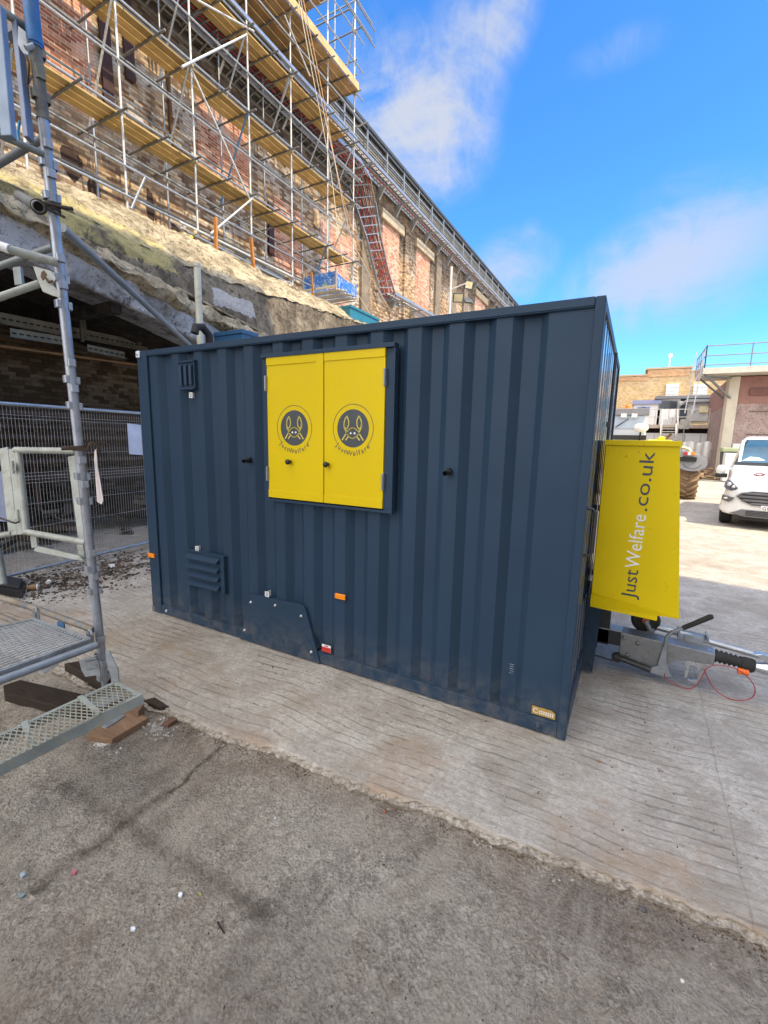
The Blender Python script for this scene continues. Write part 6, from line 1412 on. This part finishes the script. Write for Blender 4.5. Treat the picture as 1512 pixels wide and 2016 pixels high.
# ---------------------------------------------------------------- white van
VY = 12.45; vx0 = atY(1418, 985, VY+.25).x; VW = 1.98
vx0 = 1.80
van = thing('white_van', 'white panel van facing the camera, dark grille, with a sheet of paper on its dashboard', 'van', (vx0-.07+VW/2, VY-.3, 0), R_(-11))
def carpaint():
    t = NT('van_white'); c = t.ramp(t.noise(2, 4), [(.3, (.74, .74, .73)), (.7, (.8, .8, .79))]); m = t.fin(c, .3); t.p.inputs['Coat Weight'].default_value = .6; t.p.inputs['Coat Roughness'].default_value = .06; return m
vw = carpaint()
def sect(y, hw, z0, z1, rt=.12, taper=0., rb=.08):
    pts = []; n = 6
    def arc(cx, cz, r, a0, a1):
        for i in range(n+1):
            a = R_(a0+(a1-a0)*i/n); pts.append((cx+r*math.cos(a), cz+r*math.sin(a)))
    hb = hw; ht = hw-taper
    arc(ht-rt, z1-rt, rt, 0, 90); arc(-ht+rt, z1-rt, rt, 90, 180); arc(-hb+rb, z0+rb, rb, 180, 270); arc(hb-rb, z0+rb, rb, 270, 360)
    return [(x, y, z) for x, z in pts]
# lower body: bumper to tail
S = [(-.0, .66, .33, .72, .12, .04), (.03, .82, .29, .92, .16, .06), (.12, .94, .3, 1.03, .16, .1), (.32, .99, .32, 1.1, .14, .1), (.7, .99, .32, 1.2, .14, .12), (1.05, .99, .3, 1.3, .14, .1), (1.6, .99, .26, 1.34, .1, .04), (4.6, .99, .26, 1.34, .1, .04), (4.85, .95, .25, 1.3, .1, .04)]
m = MB(); m.loft([sect(*s) for s in S]); build(m, 'body', vw, van)
# greenhouse and roof
m = MB(); GS = [(.98, .93, 1.2, 1.32, .05, .06), (1.2, .93, 1.2, 1.5, .08, .12), (1.55, .93, 1.2, 1.78, .12, .17), (1.85, .93, 1.2, 1.95, .14, .16), (2.2, .95, 1.2, 2.02, .16, .14), (4.6, .96, 1.2, 2.02, .16, .12), (4.84, .9, 1.2, 1.9, .16, .12)]
m.loft([sect(*s) for s in GS]); build(m, 'roof', vw, van)
def onslope(x, t, off=.012):   # t 0..1 up the windscreen
    P = [(.98, 1.33), (1.2, 1.5), (1.55, 1.78), (1.85, 1.95)]
    d = [0]; 
    for a, b in zip(P, P[1:]): d.append(d[-1]+math.hypot(b[0]-a[0], b[1]-a[1]))
    s = t*d[-1]; y = np.interp(s, d, [p[0] for p in P]); z = np.interp(s, d, [p[1] for p in P]); return (x, y-off*.62, z+off*.78)
def screen(x0b, x0t, t0, t1, off, inset=0):
    rings = []
    for k in range(9):
        t = t0+(t1-t0)*k/8; hw = x0b+(x0t-x0b)*(t-t0)/(t1-t0)
        rings.append([onslope(hw*(-1+2*i/8), t, off-.03*abs(-1+2*i/8)**3*.3) for i in range(9)])
    return rings
m = MB(); m.loft(screen(.86, .70, .02, .96, .016), close=False); build(m, 'screen_surround', black_p, van)
m = MB(); m.loft(screen(.81, .66, .09, .92, .022), close=False); ws = build(m, 'windscreen', paint('van_glass', (.04, .1, .17), .05, 0, .4, 1.2), van)
m = MB(); m.prism([onslope(-.72, .13, .027), onslope(-.3, .17, .027), onslope(-.42, .26, .027), onslope(-.58, .28, .027)], (0, 0, .002)); build(m, 'dash_paper', paint('dash_paper', (.55, .68, .7), .6), ws)
m = MB(); m.loft([[onslope(-.79+.02*k, .1+.8*t_, .026) for t_ in (0, .5, 1)] for k in (0, 3)], close=False); build(m, 'pillar_reflection_strip', paint('pillar_reflection', (.5, .6, .62), .3), ws)  # pale strip over the glass, a reflection put into its colour
def vp_(px, py, y=VY): p = atY(px, py, y); return (p.x-(vx0+VW/2), py and 0, p.z)
def fplate(pxs, y, th, name, mat, par=None, bev=.006, mirror=False):
    P = [(atY(px, py, VY+y).x-(vx0+VW/2), atY(px, py, VY+y).z) for px, py in pxs]
    for s in ((1, -1) if mirror else (1,)):
        m = MB(); Q = [(x*s, y-.0, z) for x, z in P]; m.prism(Q if s > 0 else Q[::-1], (0, th, 0)); o = build(m, name, mat, par or van, bev)
    return o
gr_m = paint('grille_grey', (.16, .16, .17), .35, .4); dk = paint('grille_black', (.02, .02, .025), .4)
# grille as full-width shape
gx = atY(1453, 961, VY-.02).x-(vx0+VW/2)
gp_ = [(gx, .70), (gx+.12, .80), (gx+.28, .84), (-gx-.28, .84), (-gx-.12, .80), (-gx, .70), (-gx-.12, .58), (-gx-.3, .5), (gx+.3, .5), (gx+.12, .58)]
m = MB(); m.prism([(x, -.03, z) for x, z in gp_], (0, .2, 0)); gr = build(m, 'grille', paint('chrome_trim', (.5, .5, .55), .2, .9), van, .012)
m = MB(); m.prism([(x*.95, -.036, .67+(z-.67)*.86) for x, z in gp_], (0, .1, 0)); build(m, 'grille_mesh', dk, gr, .004)
for k, (z, f) in enumerate(((.775, .8), (.70, .93), (.625, .83), (.56, .64))): m = MB(); m.prism([(x, -.055, zz) for x, zz in ((gx*f, z), (gx*f+.05, z+.02), (-gx*f-.05, z+.02), (-gx*f, z), (-gx*f-.04, z-.02), (gx*f+.04, z-.02))], (0, .03, 0)); build(m, 'grille_slat', gr_m, gr, .004)
m = MB(); m.prism([(.1*math.cos(a), -.075, .7+.042*math.sin(a)) for a in [i*math.pi/12 for i in range(24)]], (0, .02, 0)); ov = build(m, 'badge', paint('badge_chrome', (.6, .6, .62), .2, .8), gr, .004)
m = MB(); m.prism([(.088*math.cos(a), -.08, .7+.033*math.sin(a)) for a in [i*math.pi/12 for i in range(24)]], (0, .01, 0)); build(m, 'badge_field', paint('badge_blue', (.02, .05, .3), .3), ov)
# headlights
hl = [(-.945, .87), (-.93, .98), (-.9, 1.05), (-.84, 1.03), (-.74, .93), (-.68, .87), (-.73, .82), (-.8, .8), (-.9, .83)]
for s in (1, -1):
    m = MB(); yy = lambda x: .02+.16*max(0, (abs(x)-.62)/.33)**1.5*1.0
    f_ = [(x*s, yy(x)-.03, z) for x, z in hl]; m.prism(f_ if s > 0 else f_[::-1], (0, .15, 0)); h = build(m, 'headlight', paint('headlamp_grey', (.22, .24, .3), .12, .5, .4, 12), van, .006)
    m = MB(); m.ball((-.85*s, .065, .94), .045, 12); m.ball((-.77*s, .03, .89), .035, 12); build(m, 'lamp', paint('lamp_clear', (.6, .62, .66), .08, .5), h)
    m = MB(); pf = [(-.955, .66), (-.94, .7), (-.72, .66), (-.76, .6), (-.82, .555), (-.94, .59)]; pf = [(x*s, (.1 if abs(x) > .9 else .02 if abs(x) > .8 else -.01)-.02, z) for x, z in pf]; m.prism(pf if s > 0 else pf[::-1], (0, .12, 0)); fg = build(m, 'fog_surround', gr_m, van, .008)
    m = MB(); m.ball((-.88*s, .02, .635), .035, 10, (1.2, .6, .7)); build(m, 'fog_lamp', paint('fog_glass', (.6, .58, .5), .15), fg)
    m = MB(); m.box((-.62*s, -.012, .0), (-.62*s, -.01, .01)); 
    m = MB(); m.ball((-1.1*s, 1.22, 1.2), .13, 14, (.75, .5, 1.0)); mo_ = build(m, 'mirror', white_p if False else vw, van)
    m = MB(); m.box((-1.19*s, 1.17, 1.02), (-.96*s, 1.3, 1.12)); build(m, 'mirror_base', black_p, mo_, .02)
    for wy in (.72, 3.75):
        m = MB(); m.lathe([(.2, -.11), (.31, -.115), (.335, -.08), (.34, 0), (.335, .08), (.31, .115), (.2, .11)], (-.86*s, wy, .34), (1, 0, 0), 30)
        for k in range(5): m.lathe([(.341, -.075+k*.035), (.344, -.07+k*.035), (.341, -.06+k*.035)], (-.86*s, wy, .34), (1, 0, 0), 30)
        wh = build(m, 'wheel', rubber, van)
        m = MB(); m.lathe([(.02, -.1), (.19, -.1), (.21, -.112), (.21, .112), (.19, .1), (.02, .1)], (-.86*s, wy, .34), (1, 0, 0), 20); build(m, 'rim', galv_dull, wh)
# lower grille, plate, logo on bonnet
m = MB(); lg = [(-.78, .31), (-.58, .42), (.58, .42), (.78, .31), (.5, .26), (-.5, .26)]; m.prism([(x, -.012, z) for x, z in lg], (0, .1, 0)); l2 = build(m, 'lower_grille', gr_m, van, .01)
m = MB()
for z in (.30, .33, .36, .39): m.box((-.5, -.02, z-.008), (.5, -.011, z+.008))
build(m, 'grille_mesh', dk, l2)
m = MB(); m.box((-.26, -.06, .425), (.26, -.045, .535)); npl = build(m, 'number_plate', paint('plate_white', (.72, .72, .7), .4), van, .004)
text_mesh('GM68', .098, darkgrey, 'lettering', npl, (-.235, -.0615, .445), (1, 0, 0), (0, 0, 1), .001, None, 'LEFT', 1.1)
def hood(x, t): # point on bonnet
    y = .32+.66*t; z = np.interp(y, [.12, .32, .7, 1.05], [1.03, 1.1, 1.2, 1.3]); return Vector((x, y, z+.012-.02*abs(x)))
hd = (hood(0, 1)-hood(0, 0)).normalized()
m = MB()
c0_ = hood(-.36, .3)
for r0, a0, a1 in ((.1, 20, 330), (.06, 180, 420)):
    P = [c0_+Vector((r0*math.cos(R_(a)), 0, 0))+hd*(r0*.9*math.sin(R_(a)))+Vector((0, 0, .004)) for a in np.arange(a0, a1, 15)]
    m.path(P, .011, 5)
build(m, 'bonnet_logo', paint('logo_dark_red', (.2, .05, .07), .5), van)
text_mesh('ST', .2, darkgrey, 'lettering', van, c0_+Vector((.12, 0, .003))-hd*.05, (1, 0, 0), hd, .001)
m = MB(); m.box((-.62, .25, .16), (.62, 4.7, .3)); build(m, 'underbody', black_p, van)
# remaining yard structure behind everything: low far wall right, distant sky line
